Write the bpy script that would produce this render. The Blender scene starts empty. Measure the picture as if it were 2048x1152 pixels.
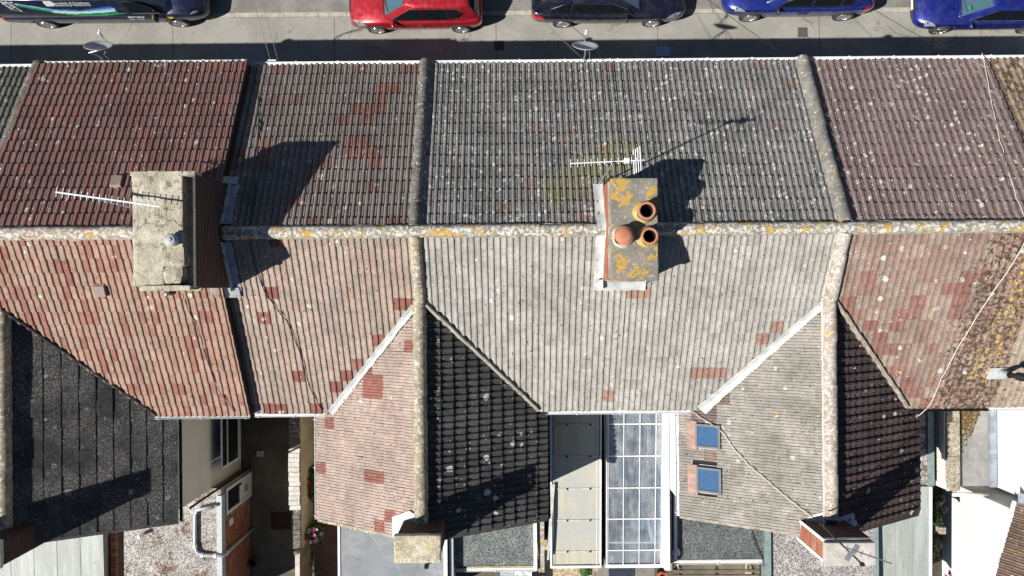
import bpy, bmesh, math, random
from mathutils import Vector, Matrix, noise as mnoise
from mathutils.bvhtree import BVHTree

random.seed(7)
SC = bpy.context.scene
COL = SC.collection

# ------------------------------------------------------------------ camera, sky, sun, exposure
H = 24.1                       # drone height above the street
FPX = 1470.0                   # focal length in photograph pixels
TH = math.radians(0.5)
cam_d = bpy.data.cameras.new('camera')
cam_d.sensor_width = 36.0
cam_d.lens = 36.0 * FPX / 2048.0
cam_d.clip_start = 0.1
cam_d.clip_end = 500
cam = bpy.data.objects.new('camera', cam_d)
cam.location = (0, 0, H)
cam.rotation_euler = (0, 0, -TH)
COL.objects.link(cam)
SC.camera = cam

SUN = Vector((0.94, 0.437, -1.0)).normalized()      # the way the light travels
elev = math.asin(-SUN.z)
azim = math.atan2(-SUN.x, -SUN.y)
world = bpy.data.worlds.new('World')
SC.world = world
world.use_nodes = True
wn = world.node_tree
bg = wn.nodes.get('Background') or wn.nodes.new('ShaderNodeBackground')
sky = wn.nodes.new('ShaderNodeTexSky')
sky.sky_type = 'NISHITA'
sky.sun_disc = False
sky.air_density = 0.65
sky.dust_density = 0.3
sky.ozone_density = 1.4
sky.sun_elevation = elev
sky.sun_rotation = azim % (2 * math.pi)
wn.links.new(sky.outputs[0], bg.inputs[0])
bg.inputs[1].default_value = 0.05
out = wn.nodes.get('World Output') or wn.nodes.new('ShaderNodeOutputWorld')
wn.links.new(bg.outputs[0], out.inputs[0])
sl = bpy.data.lights.new('sun', 'SUN')
sl.energy = 5.0
sl.angle = math.radians(0.53)
sl.color = (1.0, 0.955, 0.89)
so = bpy.data.objects.new('sun', sl)
so.rotation_euler = SUN.to_track_quat('-Z', 'Y').to_euler()
so.location = (-30, -15, 40)
COL.objects.link(so)
SC.view_settings.view_transform = 'Standard'
SC.view_settings.look = 'None'
SC.view_settings.gamma = 1.0
SC.view_settings.exposure = 0.0
SC.view_settings.use_curve_mapping = False
SC.cycles.max_bounces = 5
SC.cycles.diffuse_bounces = 1
SC.cycles.transparent_max_bounces = 12

CT, ST = math.cos(TH), math.sin(TH)
def at(u, v, z):
    """world point seen at photograph pixel (u, v) at height z"""
    d = (H - z) / FPX
    a, b = (u - 1024.0) * d, (576.0 - v) * d
    return Vector((a * CT + b * ST, -a * ST + b * CT, z))
def pix(p):
    d = (H - p[2]) / FPX
    return 1024 + (p[0] * CT - p[1] * ST) / d, 576 - (p[0] * ST + p[1] * CT) / d

# ------------------------------------------------------------------ node helper and materials
class G:
    def __init__(s, name):
        s.m = bpy.data.materials.new(name)
        s.m.use_nodes = True
        s.t = s.m.node_tree
        s.b = s.t.nodes['Principled BSDF']
        s.pos = s.n('ShaderNodeNewGeometry').outputs['Position']
    def n(s, ty, **props):
        nd = s.t.nodes.new(ty)
        for k, v in props.items():
            setattr(nd, k, v)
        return nd
    def put(s, inp, val):
        if isinstance(val, bpy.types.NodeSocket):
            s.t.links.new(val, inp)
        elif isinstance(val, (tuple, list)) and len(val) == 3 and inp.type == 'RGBA':
            inp.default_value = (*val, 1)
        else:
            inp.default_value = val
    def noise(s, scale, detail=4, rough=.6, vec=None, dist=0.0):
        nd = s.n('ShaderNodeTexNoise')
        s.put(nd.inputs['Vector'], vec or s.pos)
        nd.inputs['Scale'].default_value = scale
        nd.inputs['Detail'].default_value = detail
        nd.inputs['Roughness'].default_value = rough
        nd.inputs['Distortion'].default_value = dist
        return nd.outputs[0]
    def noisecol(s, scale, vec=None):
        nd = s.n('ShaderNodeTexNoise')
        s.put(nd.inputs['Vector'], vec or s.pos)
        nd.inputs['Scale'].default_value = scale
        nd.inputs['Detail'].default_value = 2
        return nd.outputs[1]
    def vor(s, scale, vec=None, feature='F1'):
        nd = s.n('ShaderNodeTexVoronoi', feature=feature)
        s.put(nd.inputs['Vector'], vec or s.pos)
        nd.inputs['Scale'].default_value = scale
        return nd.outputs['Distance'], (nd.outputs['Color'] if feature == 'F1' else None)
    def math(s, op, a, b=0.0, c=0.0, clamp=False):
        nd = s.n('ShaderNodeMath', operation=op, use_clamp=clamp)
        s.put(nd.inputs[0], a); s.put(nd.inputs[1], b)
        if len(nd.inputs) > 2: s.put(nd.inputs[2], c)
        return nd.outputs[0]
    def vmath(s, op, a, b):
        nd = s.n('ShaderNodeVectorMath', operation=op)
        s.put(nd.inputs[0], a); s.put(nd.inputs[1], b)
        return nd.outputs[0]
    def step(s, x, lo, hi, a=0.0, b=1.0):
        nd = s.n('ShaderNodeMapRange', interpolation_type='SMOOTHSTEP')
        s.put(nd.inputs[0], x)
        for i, v in enumerate((lo, hi, a, b)): s.put(nd.inputs[i + 1], v)
        return nd.outputs[0]
    def ramp(s, fac, stops, interp='LINEAR'):
        nd = s.n('ShaderNodeValToRGB')
        cr = nd.color_ramp
        cr.interpolation = interp
        while len(cr.elements) < len(stops): cr.elements.new(0.5)
        for e, (p, c) in zip(cr.elements, stops):
            e.position = p; e.color = (*c, 1)
        s.put(nd.inputs[0], fac)
        return nd.outputs[0]
    def mix(s, fac, a, b, blend='MIX'):
        nd = s.n('ShaderNodeMix', data_type='RGBA', blend_type=blend)
        s.put(nd.inputs[0], fac); s.put(nd.inputs[6], a); s.put(nd.inputs[7], b)
        return nd.outputs[2]
    def sep(s, v):
        nd = s.n('ShaderNodeSeparateXYZ'); s.put(nd.inputs[0], v); return nd.outputs
    def scale(s, col, f):
        nd = s.n('ShaderNodeVectorMath', operation='SCALE')
        s.put(nd.inputs[0], col); s.put(nd.inputs[3], f); return nd.outputs[0]
    def attr(s, name, kind='GEOMETRY'):
        nd = s.n('ShaderNodeAttribute', attribute_name=name, attribute_type=kind)
        return nd.outputs['Fac']
    def warp(s, amp, sc):
        return s.vmath('ADD', s.pos, s.scale(s.vmath('SUBTRACT', s.noisecol(sc), (.5, .5, .5)), amp))
    def spots(s, scale, thr, rmax, vec=None, soft=.12):
        """mask of round spots of differing size, only in some cells"""
        d, c = s.vor(scale, vec)
        r = s.sep(c)[0]
        rad = s.math('MULTIPLY', s.math('SUBTRACT', r, thr, clamp=True), rmax / max(1 - thr, .01))
        return s.step(s.math('SUBTRACT', rad, d), 0.0, soft), d, c, rad
    def finish(s, col, rough=.85, bump=None, bdist=.01, bstr=.6, **kw):
        s.put(s.b.inputs['Base Color'], col)
        s.put(s.b.inputs['Roughness'], rough)
        for k, v in kw.items():
            s.put(s.b.inputs[k.replace('_', ' ')], v)
        if bump is not None:
            bn = s.n('ShaderNodeBump')
            bn.inputs['Distance'].default_value = bdist
            bn.inputs['Strength'].default_value = bstr
            s.put(bn.inputs['Height'], bump)
            s.t.links.new(bn.outputs[0], s.b.inputs['Normal'])
        return s.m

def plain(name, col, col2=None, sc=3.0, rough=.8, var=.18, fine=40, bump=.004, **kw):
    g = G(name)
    col2 = col2 or tuple(c * .72 for c in col)
    a = g.mix(g.step(g.noise(sc, 5, .65), .35, .65), col, col2)
    f = g.step(g.noise(fine, 3, .7), .25, .75, 1 - var, 1 + var)
    return g.finish(g.scale(a, f), rough, g.noise(fine, 3), bump, **kw)

def roof_mat(name, stops, white=0.0, ring=0.0, dark=0.0, moss=0.0, orange=0.0, grime=.25, wscale=6.0, blotch=None, wcol=(.66, .66, .61), fleck=None, dim=1.0):
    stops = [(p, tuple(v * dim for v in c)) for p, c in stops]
    g = G(name)
    tint = g.math('ADD', g.attr('tint', 'OBJECT'), g.attr('face_tint'))
    col = g.ramp(tint, stops)
    big = g.noise(1.1, 5, .65)
    col = g.scale(col, g.step(big, .3, .7, 1 - grime, 1 + grime * .6))
    f = g.step(g.noise(55, 3, .75), .3, .7, .72, 1.22)
    col = g.scale(col, f)
    col = g.scale(col, g.step(g.noise(6.5, 5, .75), .3, .7, .80, 1.16))
    w = g.warp(.05, 18)
    if dark:
        m, d, c, r = g.spots(11, 1 - min(dark*1.5, .9), .34, g.warp(.04, 22))
        dd = g.step(g.noise(1.3, 3), .35, .6, .35, 1)
        col = g.mix(g.math('MULTIPLY', g.math('MULTIPLY', m, .85), dd), col, (.035, .032, .028))
    if ring:
        d, c = g.vor(wscale * .8, g.warp(.06, 9))
        rr = g.sep(c)
        on = g.step(rr[0], 1 - ring, 1 - ring + .02)
        band = g.step(g.math('ABSOLUTE', g.math('SUBTRACT', d, g.math('MULTIPLY_ADD', rr[1], .12, .10))), .05, .015)
        brk = g.step(g.noise(16, 2), .44, .54)
        col = g.mix(g.math('MULTIPLY', g.math('MULTIPLY', on, band), brk), col, wcol)
    if white:
        m, d, c, r = g.spots(wscale, 1 - white, .46, g.warp(.09, 12), .08)
        grain = g.step(g.noise(30, 3), .33, .47)
        dens = g.step(g.noise(.7, 3), .32, .6, .35, 1)
        col = g.mix(g.math('MULTIPLY', g.math('MULTIPLY', m, grain), g.math('MULTIPLY', dens, .9)), col, wcol)
        m2, d, c, r = g.spots(wscale * 3.3, 1 - white * .8, .42, w)
        col = g.mix(g.math('MULTIPLY', g.math('MULTIPLY', m2, dens), .7), col, wcol)
    if orange:
        m = g.step(g.noise(2.6, 4, .7), .70 - orange * .16, .74 - orange * .16)
        gr = g.step(g.noise(19, 3), .46, .56)
        col = g.mix(g.math('MULTIPLY', m, gr), col, (.58, .30, .03))
    if fleck:
        k = g.step(g.noise(30, 4, .8), .50, .56)
        k2 = g.step(g.noise(.55, 4, .7), .36, .56, .15, 1)
        col = g.mix(g.math('MULTIPLY', g.math('MULTIPLY', k, k2), .9), col, fleck)
    if moss:
        mm = g.step(g.noise(5, 6, .75), .60 - moss * .2, .66 - moss * .2)
        col = g.mix(g.math('MULTIPLY', mm, .85), col, (.07, .045, .025))
    if blotch:
        for (x0, y0, x1, y1, rad, bc, thr, bs) in blotch:      # a weathered streak that lies along a line on the roof
            P = g.sep(g.pos)
            dx, dy = x1 - x0, y1 - y0
            L = math.hypot(dx, dy)
            px = g.math('SUBTRACT', P[0], x0); py = g.math('SUBTRACT', P[1], y0)
            tt = g.math('DIVIDE', g.math('ADD', g.math('MULTIPLY', px, dx), g.math('MULTIPLY', py, dy)), L * L, clamp=True)
            ex = g.math('SUBTRACT', px, g.math('MULTIPLY', tt, dx)); ey = g.math('SUBTRACT', py, g.math('MULTIPLY', tt, dy))
            dist = g.math('SQRT', g.math('ADD', g.math('MULTIPLY', ex, ex), g.math('MULTIPLY', ey, ey)))
            fall = g.step(dist, rad * .2, rad, 1.0, 0.0)
            k = g.step(g.math('ADD', g.noise(bs, 4, .7), g.math('MULTIPLY', g.math('SUBTRACT', fall, 1.0), .55)), thr, thr + .04)
            col = g.mix(k, col, bc)
    return g.finish(col, .9, g.noise(60, 3), .006, .7, Specular_IOR_Level=.25)

def speckle(name, base, lo, hi, scale=30, rough=.95, amount=.5, big=None):
    """stone chippings or mineral felt: a fine scatter of light and dark grains"""
    g = G(name)
    d, c = g.vor(scale)
    v = g.sep(c)[0]
    col = g.ramp(v, [(0, lo), (.5 - amount * .3, lo), (.5, base), (.5 + amount * .3, hi), (1, hi)])
    col = g.mix(.3, col, base)
    n = g.noise(2.2, 5, .7)
    col = g.scale(col, g.step(n, .3, .7, .75, 1.15))
    if big:
        k = g.step(g.noise(1.6, 6, .75), .53, .60)
        k2 = g.step(g.noise(24, 3), .42, .52)
        col = g.mix(g.math('MULTIPLY', k, k2), col, big)
    return g.finish(col, rough, v, .006, .6)

def gloss(name, col, rough=.3, metal=0.0, coat=0.0, spec=.5):
    g = G(name)
    f = g.step(g.noise(9, 3), .3, .7, .9, 1.08)
    m = g.finish(g.scale(g.mix(0.0, col, col), f), rough, None)
    g.b.inputs['Metallic'].default_value = metal
    g.b.inputs['Coat Weight'].default_value = coat
    g.b.inputs['Coat Roughness'].default_value = .04
    g.b.inputs['Specular IOR Level'].default_value = spec
    return m

# ------------------------------------------------------------------ mesh builder and scene graph helpers
WORLD = {}
class MB:
    def __init__(s):
        s.v, s.f, s.mi, s.t = [], [], [], []
    def add(s, vs, fs, mi=0, tint=0.0):
        o = len(s.v)
        s.v += [tuple(p) for p in vs]
        for f in fs:
            s.f.append([i + o for i in f]); s.mi.append(mi); s.t.append(tint)
        return s
    def box(s, lo, hi, mi=0, M=None):
        x0, y0, z0 = lo; x1, y1, z1 = hi
        vs = [Vector(p) for p in ((x0,y0,z0),(x1,y0,z0),(x1,y1,z0),(x0,y1,z0),(x0,y0,z1),(x1,y0,z1),(x1,y1,z1),(x0,y1,z1))]
        if M is not None: vs = [M @ p for p in vs]
        return s.add(vs, [(0,3,2,1),(4,5,6,7),(0,1,5,4),(1,2,6,5),(2,3,7,6),(3,0,4,7)], mi)
    def prism(s, pts, z0, z1, mi=0):
        """pts: (x, y) outline, counter-clockwise seen from above; z may be numbers or lists"""
        n = len(pts)
        a = sum(pts[i][0]*pts[(i+1)%n][1]-pts[(i+1)%n][0]*pts[i][1] for i in range(n))
        if a < 0:
            pts = pts[::-1]
            if isinstance(z1, (list, tuple)): z1 = z1[::-1]
            if isinstance(z0, (list, tuple)): z0 = z0[::-1]
        zt = z1 if isinstance(z1, (list, tuple)) else [z1]*n
        zb = z0 if isinstance(z0, (list, tuple)) else [z0]*n
        vs = [(p[0], p[1], zb[i]) for i, p in enumerate(pts)] + [(p[0], p[1], zt[i]) for i, p in enumerate(pts)]
        fs = [list(range(n))[::-1], list(range(n, 2*n))] + [(i, (i+1)%n, n+(i+1)%n, n+i) for i in range(n)]
        return s.add(vs, fs, mi)
    def slab(s, pts, n, th, mi=0):
        """planar 3D polygon given a thickness th along -n"""
        pts = [Vector(p) for p in pts]; n = Vector(n).normalized(); k = len(pts)
        nn = sum(((pts[i]-pts[0]).cross(pts[(i+1)%k]-pts[0]) for i in range(1, k-1)), Vector())
        if nn.dot(n) < 0: pts = pts[::-1]
        vs = [p - n*th for p in pts] + pts
        fs = [list(range(k))[::-1], list(range(k, 2*k))] + [(i, (i+1)%k, k+(i+1)%k, k+i) for i in range(k)]
        return s.add(vs, fs, mi)
    def tube(s, pts, r, n=8, mi=0, caps=True, rads=None):
        pts = [Vector(p) for p in pts]; rings = []
        up = Vector((0, 0, 1))
        prev = None
        for i, p in enumerate(pts):
            d = (pts[min(i+1, len(pts)-1)] - pts[max(i-1, 0)]).normalized()
            if prev is None:
                a = d.cross(up)
                if a.length < .05: a = d.cross(Vector((1, 0, 0)))
            else:
                a = prev - d * prev.dot(d)
            a.normalize(); prev = a; b = d.cross(a)
            rr = rads[i] if rads else r
            rings.append([p + (a*math.cos(2*math.pi*k/n) + b*math.sin(2*math.pi*k/n))*rr for k in range(n)])
        vs = [q for ring in rings for q in ring]; fs = []
        for i in range(len(pts)-1):
            for k in range(n):
                fs.append((i*n+k, i*n+(k+1)%n, (i+1)*n+(k+1)%n, (i+1)*n+k))
        if caps:
            fs.append(list(range(n))[::-1]); fs.append(list(range((len(pts)-1)*n, len(pts)*n)))
        return s.add(vs, fs, mi)
    def lathe(s, prof, n=20, M=None, mi=0):
        """prof: (r, z) pairs turned about z"""
        vs, fs = [], []
        for r, z in prof:
            for k in range(n):
                a = 2*math.pi*k/n
                vs.append(Vector((r*math.cos(a), r*math.sin(a), z)))
        for i in range(len(prof)-1):
            for k in range(n):
                fs.append((i*n+k, i*n+(k+1)%n, (i+1)*n+(k+1)%n, (i+1)*n+k))
        if M is not None: vs = [M @ p for p in vs]
        return s.add(vs, fs, mi)
    def mesh(s, name, mats, smooth=False, tint=False):
        me = bpy.data.meshes.new(name)
        me.from_pydata(s.v, [], s.f)
        for m in (mats if isinstance(mats, (list, tuple)) else [mats]): me.materials.append(m)
        me.polygons.foreach_set('material_index', s.mi)
        if smooth: me.polygons.foreach_set('use_smooth', [True]*len(s.f))
        if tint:
            at_ = me.attributes.new('face_tint', 'FLOAT', 'FACE'); at_.data.foreach_set('value', s.t)
        me.update()
        return me
    def build(s, name, mats, parent=None, smooth=False, tint=False, M=None):
        return link(name, s.mesh(name, mats, smooth, tint), parent, M)

def link(name, data, parent=None, M=None):
    o = bpy.data.objects.new(name, data)
    COL.objects.link(o)
    W = M if M is not None else Matrix.Identity(4)
    if parent is not None:
        o.parent = parent
        o.matrix_parent_inverse = WORLD[parent.name].inverted()
    o.matrix_basis = W
    WORLD[o.name] = W
    return o
def thing(name, label, cat, loc=(0, 0, 0), group=None, M=None):
    o = bpy.data.objects.new(name, None)
    o.empty_display_size = .2
    COL.objects.link(o)
    o.matrix_basis = M if M is not None else Matrix.Translation(Vector(loc))
    WORLD[o.name] = o.matrix_basis.copy()
    return tag(o, label, cat, group)
def tag(o, label, cat, group=None):
    o['label'] = label; o['category'] = cat
    if group: o['group'] = group
    return o
def struct(o, kind='structure'):
    o['kind'] = kind
    return o
SC.view_settings.exposure = 0.4

# ------------------------------------------------------------------ materials
mat = {}
mat['road'] = plain('road_concrete', (.24, .23, .205), (.18, .172, .15), .8, .9, .22, 30)
mat['pave2'] = plain('dark_pavement_tarmac', (.06, .06, .06), (.042, .042, .043), 1.2, .95, .3, 40)  # near pavement: shadow below the eaves is put into this darker colour
mat['pave'] = plain('pavement_tarmac', (.25, .24, .22), (.17, .165, .15), 1.2, .95, .3, 40)
mat['kerb'] = plain('kerb_stone', (.46, .43, .37), None, 4, .9, .15)
mat['yard'] = plain('yard_concrete', (.19, .165, .12), (.10, .09, .07), .9, .9, .25)
mat['patio'] = plain('patio_clay', (.14, .075, .06), (.09, .055, .045), 1.5, .9, .25)
mat['soil'] = plain('garden_soil', (.10, .085, .055), (.05, .045, .03), 3, .95, .4)
mat['gravel'] = speckle('beige_gravel', (.42, .34, .22), (.26, .20, .12), (.60, .52, .38), 26)
g = G('white_render')
col = g.mix(g.step(g.noise(1.0, 5, .65), .4, .62), (.82, .83, .82), (.74, .76, .75))
col = g.mix(g.math('MULTIPLY', g.step(g.noise(3.2, 6, .8), .58, .70), .5), col, (.58, .58, .54))
mat['white'] = g.finish(g.scale(col, g.step(g.noise(30, 3), .3, .7, .97, 1.02)), .7, g.noise(30, 3), .002)
mat['cream'] = plain('cream_render', (.86, .81, .73), (.80, .75, .67), .9, .85, .05, 60, .002)
mat['pebble'] = plain('weathered_render', (.50, .44, .33), (.36, .31, .22), 1.5, .95, .2, 25, .006)
mat['upvc'] = gloss('white_upvc', (.80, .81, .82), .35)
mat['greypvc'] = gloss('grey_pvc', (.42, .46, .48), .4)
mat['trim'] = plain('grey_green_trim', (.24, .31, .31), None, 4, .6, .1)
mat['black'] = gloss('black_plastic', (.015, .015, .017), .5)
mat['darkglass'] = gloss('dark_window_glass', (.012, .014, .017), .06, 0, 0, .6)
mat['lead'] = plain('lead_sheet', (.33, .37, .42), (.22, .25, .29), 4, .55, .18, 30)
mat['leadpale'] = plain('pale_lead_sheet', (.56, .58, .56), (.40, .42, .41), 3, .6, .15, 30)
mat['leadpink'] = plain('pink_lead_apron', (.42, .275, .235), None, 4, .7, .08, 40)
mat['mortar'] = plain('mortar', (.42, .39, .33), (.24, .22, .18), 5, .95, .3, 45)
mat['mortarpale'] = plain('pale_mortar', (.66, .60, .54), None, 5, .95, .15)
mat['deck'] = plain('roof_felt_underlay', (.022, .02, .018), None, 4, .95, .2)
mat['alu'] = gloss('aluminium', (.72, .73, .74), .3, .9)
mat['galv'] = gloss('galvanised_steel', (.50, .52, .53), .4, .7)
mat['terra'] = plain('terracotta', (.50, .22, .13), (.42, .17, .10), 5, .8, .12)
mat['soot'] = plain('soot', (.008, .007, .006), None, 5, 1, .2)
mat['brick'] = None
g = G('red_brick')
tb = g.math('ADD', g.attr('tint', 'OBJECT'), g.attr('face_tint'))
c = g.ramp(tb, [(0, (.34, .10, .05)), (.4, (.42, .15, .08)), (.7, (.28, .09, .055)), (1, (.48, .24, .15))])
mat['brick'] = g.finish(g.scale(c, g.step(g.noise(50, 3), .3, .7, .75, 1.2)), .9, g.noise(60, 3), .004)
g = G('sooty_brick')  # darker and browner than the red brick
tb = g.math('ADD', g.attr('tint', 'OBJECT'), g.attr('face_tint'))
c = g.ramp(tb, [(0, (.075, .042, .036)), (.5, (.10, .052, .042)), (1, (.06, .046, .042))])
mat['sootbrick'] = g.finish(g.scale(c, g.step(g.noise(50, 3), .3, .7, .7, 1.2)), .9, g.noise(60, 3), .004)
mat['mortardark'] = plain('dark_mortar', (.10, .09, .08), None, 6, .95, .3)

def lichen_mat(name, a, b, white=.5, orange=0.0, ochre=0.0, black=.3, yellow=(.52, .32, .06)):
    g = G(name)
    col = g.mix(g.step(g.noise(3, 5, .7), .38, .62), a, b)
    col = g.scale(col, g.step(g.noise(45, 3, .75), .3, .7, .75, 1.2))
    if black:
        k = g.step(g.noise(17, 5, .8), .56, .62)
        col = g.mix(g.math('MULTIPLY', k, black), col, (.04, .038, .033))
    if white:
        k = g.step(g.noise(11, 5, .78), .63 - white * .16, .67 - white * .16)
        col = g.mix(g.math('MULTIPLY', k, .9), col, (.68, .67, .61))
    if ochre:
        k = g.step(g.noise(7, 6, .8), .70 - ochre * .2, .74 - ochre * .2)
        col = g.mix(g.math('MULTIPLY', k, .7), col, (.40, .30, .10))
    if orange:
        m = g.step(g.noise(2.9, 4, .72), .64 - orange * .16, .67 - orange * .16)
        gr = g.step(g.noise(15, 4, .7), .42, .50)
        col = g.mix(g.math('MULTIPLY', m, gr), col, yellow)
    return g.finish(col, .95, g.noise(35, 4, .7), .012, .8, Specular_IOR_Level=.2)
mat['ridge_main'] = lichen_mat('ridge_lichen_stone', (.34, .315, .265), (.23, .215, .18), .85, .6, .45)
mat['ridge_red'] = lichen_mat('ridge_red_patched', (.38, .35, .29), (.34, .22, .17), .85, .3, .35)
mat['cope_dark'] = lichen_mat('dark_cement_coping', (.19, .182, .165), (.12, .115, .105), .35, 0, .1, .2)
mat['cope_grey'] = lichen_mat('lumpy_grey_mortar', (.30, .285, .25), (.20, .19, .17), .35, .04, .1, .25)
mat['cope_cream'] = lichen_mat('cream_ridge', (.42, .36, .25), (.25, .22, .16), .55, .03, .55, .5)
mat['cope_pink'] = lichen_mat('pale_pink_ridge', (.46, .42, .36), (.34, .27, .22), .6, .12, .2, .35)
def cracked(name, a, b):
    g = G(name)
    col = g.mix(g.step(g.noise(2.2, 5, .7), .38, .62), a, b)
    col = g.scale(col, g.step(g.noise(40, 4, .75), .3, .7, .7, 1.22))
    k = g.step(g.noise(7, 6, .85), .48, .60); k2 = g.step(g.noise(1.9, 3), .38, .58)
    col = g.mix(g.math('MULTIPLY', g.math('MULTIPLY', k, k2), .8), col, (.085, .075, .055))
    cr = g.step(g.vor(1.7, g.warp(.35, 3), 'DISTANCE_TO_EDGE')[0], .012, .004)
    col = g.mix(g.math('MULTIPLY', g.math('MULTIPLY', cr, .8), g.step(g.noise(.9, 2), .46, .56)), col, (.04, .036, .03))
    o = g.step(g.noise(2.3, 4, .7), .66, .70)
    col = g.mix(g.math('MULTIPLY', o, g.step(g.noise(20, 3), .4, .5)), col, (.62, .40, .08))
    return g.finish(col, .95, g.noise(30, 5, .75), .02, .9, Specular_IOR_Level=.2)
mat['cap1'] = cracked('cream_cracked_cement', (.58, .54, .43), (.44, .40, .30))
mat['cap2'] = lichen_mat('grey_cement_orange_lichen', (.26, .245, .21), (.20, .19, .165), .25, .62, .3, .2)
mat['cap3'] = lichen_mat('cream_lichen_cap', (.56, .49, .34), (.38, .34, .25), .55, .02, .5, .6)
mat['cap4'] = plain('pale_cement_cap', (.58, .55, .50), (.44, .41, .37), 3, .9, .2)
mat['potmortar'] = lichen_mat('yellow_lichen_mortar', (.50, .38, .06), (.44, .40, .22), .25, .8, .6, .25, (.62, .44, .03))
mat['potmortarpale'] = lichen_mat('pale_mortar_collar', (.62, .54, .42), (.50, .42, .32), .4, 0, .2, .1)

def wrinkled(name, a, b, c3):
    g = G(name)
    n1 = g.noise(2.6, 3, .5)
    col = g.mix(g.step(g.noise(.9, 5, .65), .36, .64), a, b)
    ln = g.step(g.math('ABSOLUTE', g.math('SUBTRACT', n1, .5)), .012, .003)
    on = g.step(g.noise(.8, 2), .45, .58)
    col = g.mix(g.math('MULTIPLY', g.math('MULTIPLY', ln, on), .6), col, c3)
    pd = g.noise(.75, 3, .5); ring = g.step(g.math('ABSOLUTE', g.math('SUBTRACT', pd, .56)), .03, .0)
    col = g.mix(g.math('MULTIPLY', ring, .35), col, (.38, .39, .38))
    col = g.mix(g.math('MULTIPLY', g.step(g.noise(9, 5, .8), .62, .70), .5), col, c3)
    col = g.scale(col, g.step(g.noise(30, 3, .7), .3, .7, .9, 1.08))
    return g.finish(col, .75, n1, .01, .5)
mat['felt_grey'] = wrinkled('grey_felt', (.26, .28, .30), (.21, .23, .25), (.12, .125, .13))
mat['felt_green'] = speckle('green_grey_mineral_felt', (.135, .15, .15), (.05, .058, .058), (.30, .33, .325), 48)
mat['felt_dark'] = speckle('dark_mineral_felt', (.105, .12, .12), (.042, .048, .048), (.23, .25, .245), 46)
mat['chips'] = speckle('stone_chippings', (.40, .38, .355), (.10, .09, .08), (.64, .60, .55), 40, .95, .8, (.12, .06, .035))
mat['chips2'] = speckle('grey_stone_chippings', (.36, .34, .32), (.07, .065, .06), (.64, .61, .59), 38, .95, .9)
mat['felt_mid'] = wrinkled('weathered_grey_felt', (.30, .30, .285), (.24, .24, .23), (.16, .155, .145))
mat['moss'] = plain('brown_moss', (.11, .065, .025), (.17, .11, .045), 8, 1, .4, 50, .02)
mat['sheet'] = None
def streaky(name, a, b, c3):
    g = G(name); P = g.sep(g.pos)
    cb = g.n('ShaderNodeCombineXYZ'); g.put(cb.inputs[0], g.math('MULTIPLY', P[0], 3)); g.put(cb.inputs[1], g.math('MULTIPLY', P[1], .35)); g.put(cb.inputs[2], 0.0)
    n1 = g.noise(1.0, 5, .65, cb.outputs[0])
    col = g.mix(g.step(n1, .38, .56), a, b); col = g.mix(g.step(n1, .58, .68), col, c3)
    col = g.scale(col, g.step(g.noise(26, 4, .7), .3, .7, .85, 1.1))
    sp, d, c_, r = g.spots(7, .86, .3)
    col = g.mix(g.math('MULTIPLY', sp, .7), col, (.08, .08, .07))
    return g.finish(col, .5, g.noise(15, 3), .003, .4)
mat['sheet'] = streaky('pale_roof_sheet', (.42, .45, .43), (.34, .37, .34), (.40, .39, .31))
mat['sheet2'] = streaky('stained_roof_sheet', (.33, .38, .355), (.23, .26, .24), (.19, .145, .125))
mat['agg'] = speckle('exposed_aggregate', (.40, .35, .26), (.22, .19, .14), (.55, .50, .40), 28, .95, .6)
mat['wood'] = plain('weathered_wood', (.19, .16, .11), (.12, .10, .07), 3, .9, .25)

W_, R_ = (.0,), ()
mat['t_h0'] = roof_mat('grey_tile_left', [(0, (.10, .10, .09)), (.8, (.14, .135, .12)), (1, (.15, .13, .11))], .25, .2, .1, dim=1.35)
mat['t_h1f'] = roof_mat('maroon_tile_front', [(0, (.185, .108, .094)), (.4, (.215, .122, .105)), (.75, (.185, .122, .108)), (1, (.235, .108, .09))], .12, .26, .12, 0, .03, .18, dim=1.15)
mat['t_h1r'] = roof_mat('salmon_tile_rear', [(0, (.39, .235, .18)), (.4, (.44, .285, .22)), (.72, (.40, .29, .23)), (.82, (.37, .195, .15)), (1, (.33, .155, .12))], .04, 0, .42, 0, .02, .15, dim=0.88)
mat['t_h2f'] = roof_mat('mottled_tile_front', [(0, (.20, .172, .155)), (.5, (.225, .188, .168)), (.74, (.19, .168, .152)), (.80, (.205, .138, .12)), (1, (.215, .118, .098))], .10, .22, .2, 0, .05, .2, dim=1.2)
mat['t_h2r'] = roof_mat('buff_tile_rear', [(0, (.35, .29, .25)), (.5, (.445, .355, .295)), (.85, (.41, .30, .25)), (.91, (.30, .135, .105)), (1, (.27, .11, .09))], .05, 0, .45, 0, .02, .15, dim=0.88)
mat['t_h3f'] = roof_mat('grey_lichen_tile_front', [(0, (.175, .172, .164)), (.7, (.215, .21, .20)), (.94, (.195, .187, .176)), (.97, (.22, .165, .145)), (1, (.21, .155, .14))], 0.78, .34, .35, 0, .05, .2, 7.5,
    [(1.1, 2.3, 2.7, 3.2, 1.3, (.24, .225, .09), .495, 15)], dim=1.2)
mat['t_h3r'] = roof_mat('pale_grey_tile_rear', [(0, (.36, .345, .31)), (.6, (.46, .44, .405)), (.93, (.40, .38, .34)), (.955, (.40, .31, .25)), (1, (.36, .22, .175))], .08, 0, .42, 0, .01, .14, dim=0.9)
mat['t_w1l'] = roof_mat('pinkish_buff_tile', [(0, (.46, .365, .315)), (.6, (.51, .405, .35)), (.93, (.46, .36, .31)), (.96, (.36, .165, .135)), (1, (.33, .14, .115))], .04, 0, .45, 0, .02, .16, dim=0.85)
mat['t_w1r'] = roof_mat('black_tile', [(0, (.062, .061, .06)), (.6, (.078, .077, .075)), (1, (.09, .088, .084))], .26, .26, .1, 0, 0, .3, 4.5)
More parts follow.
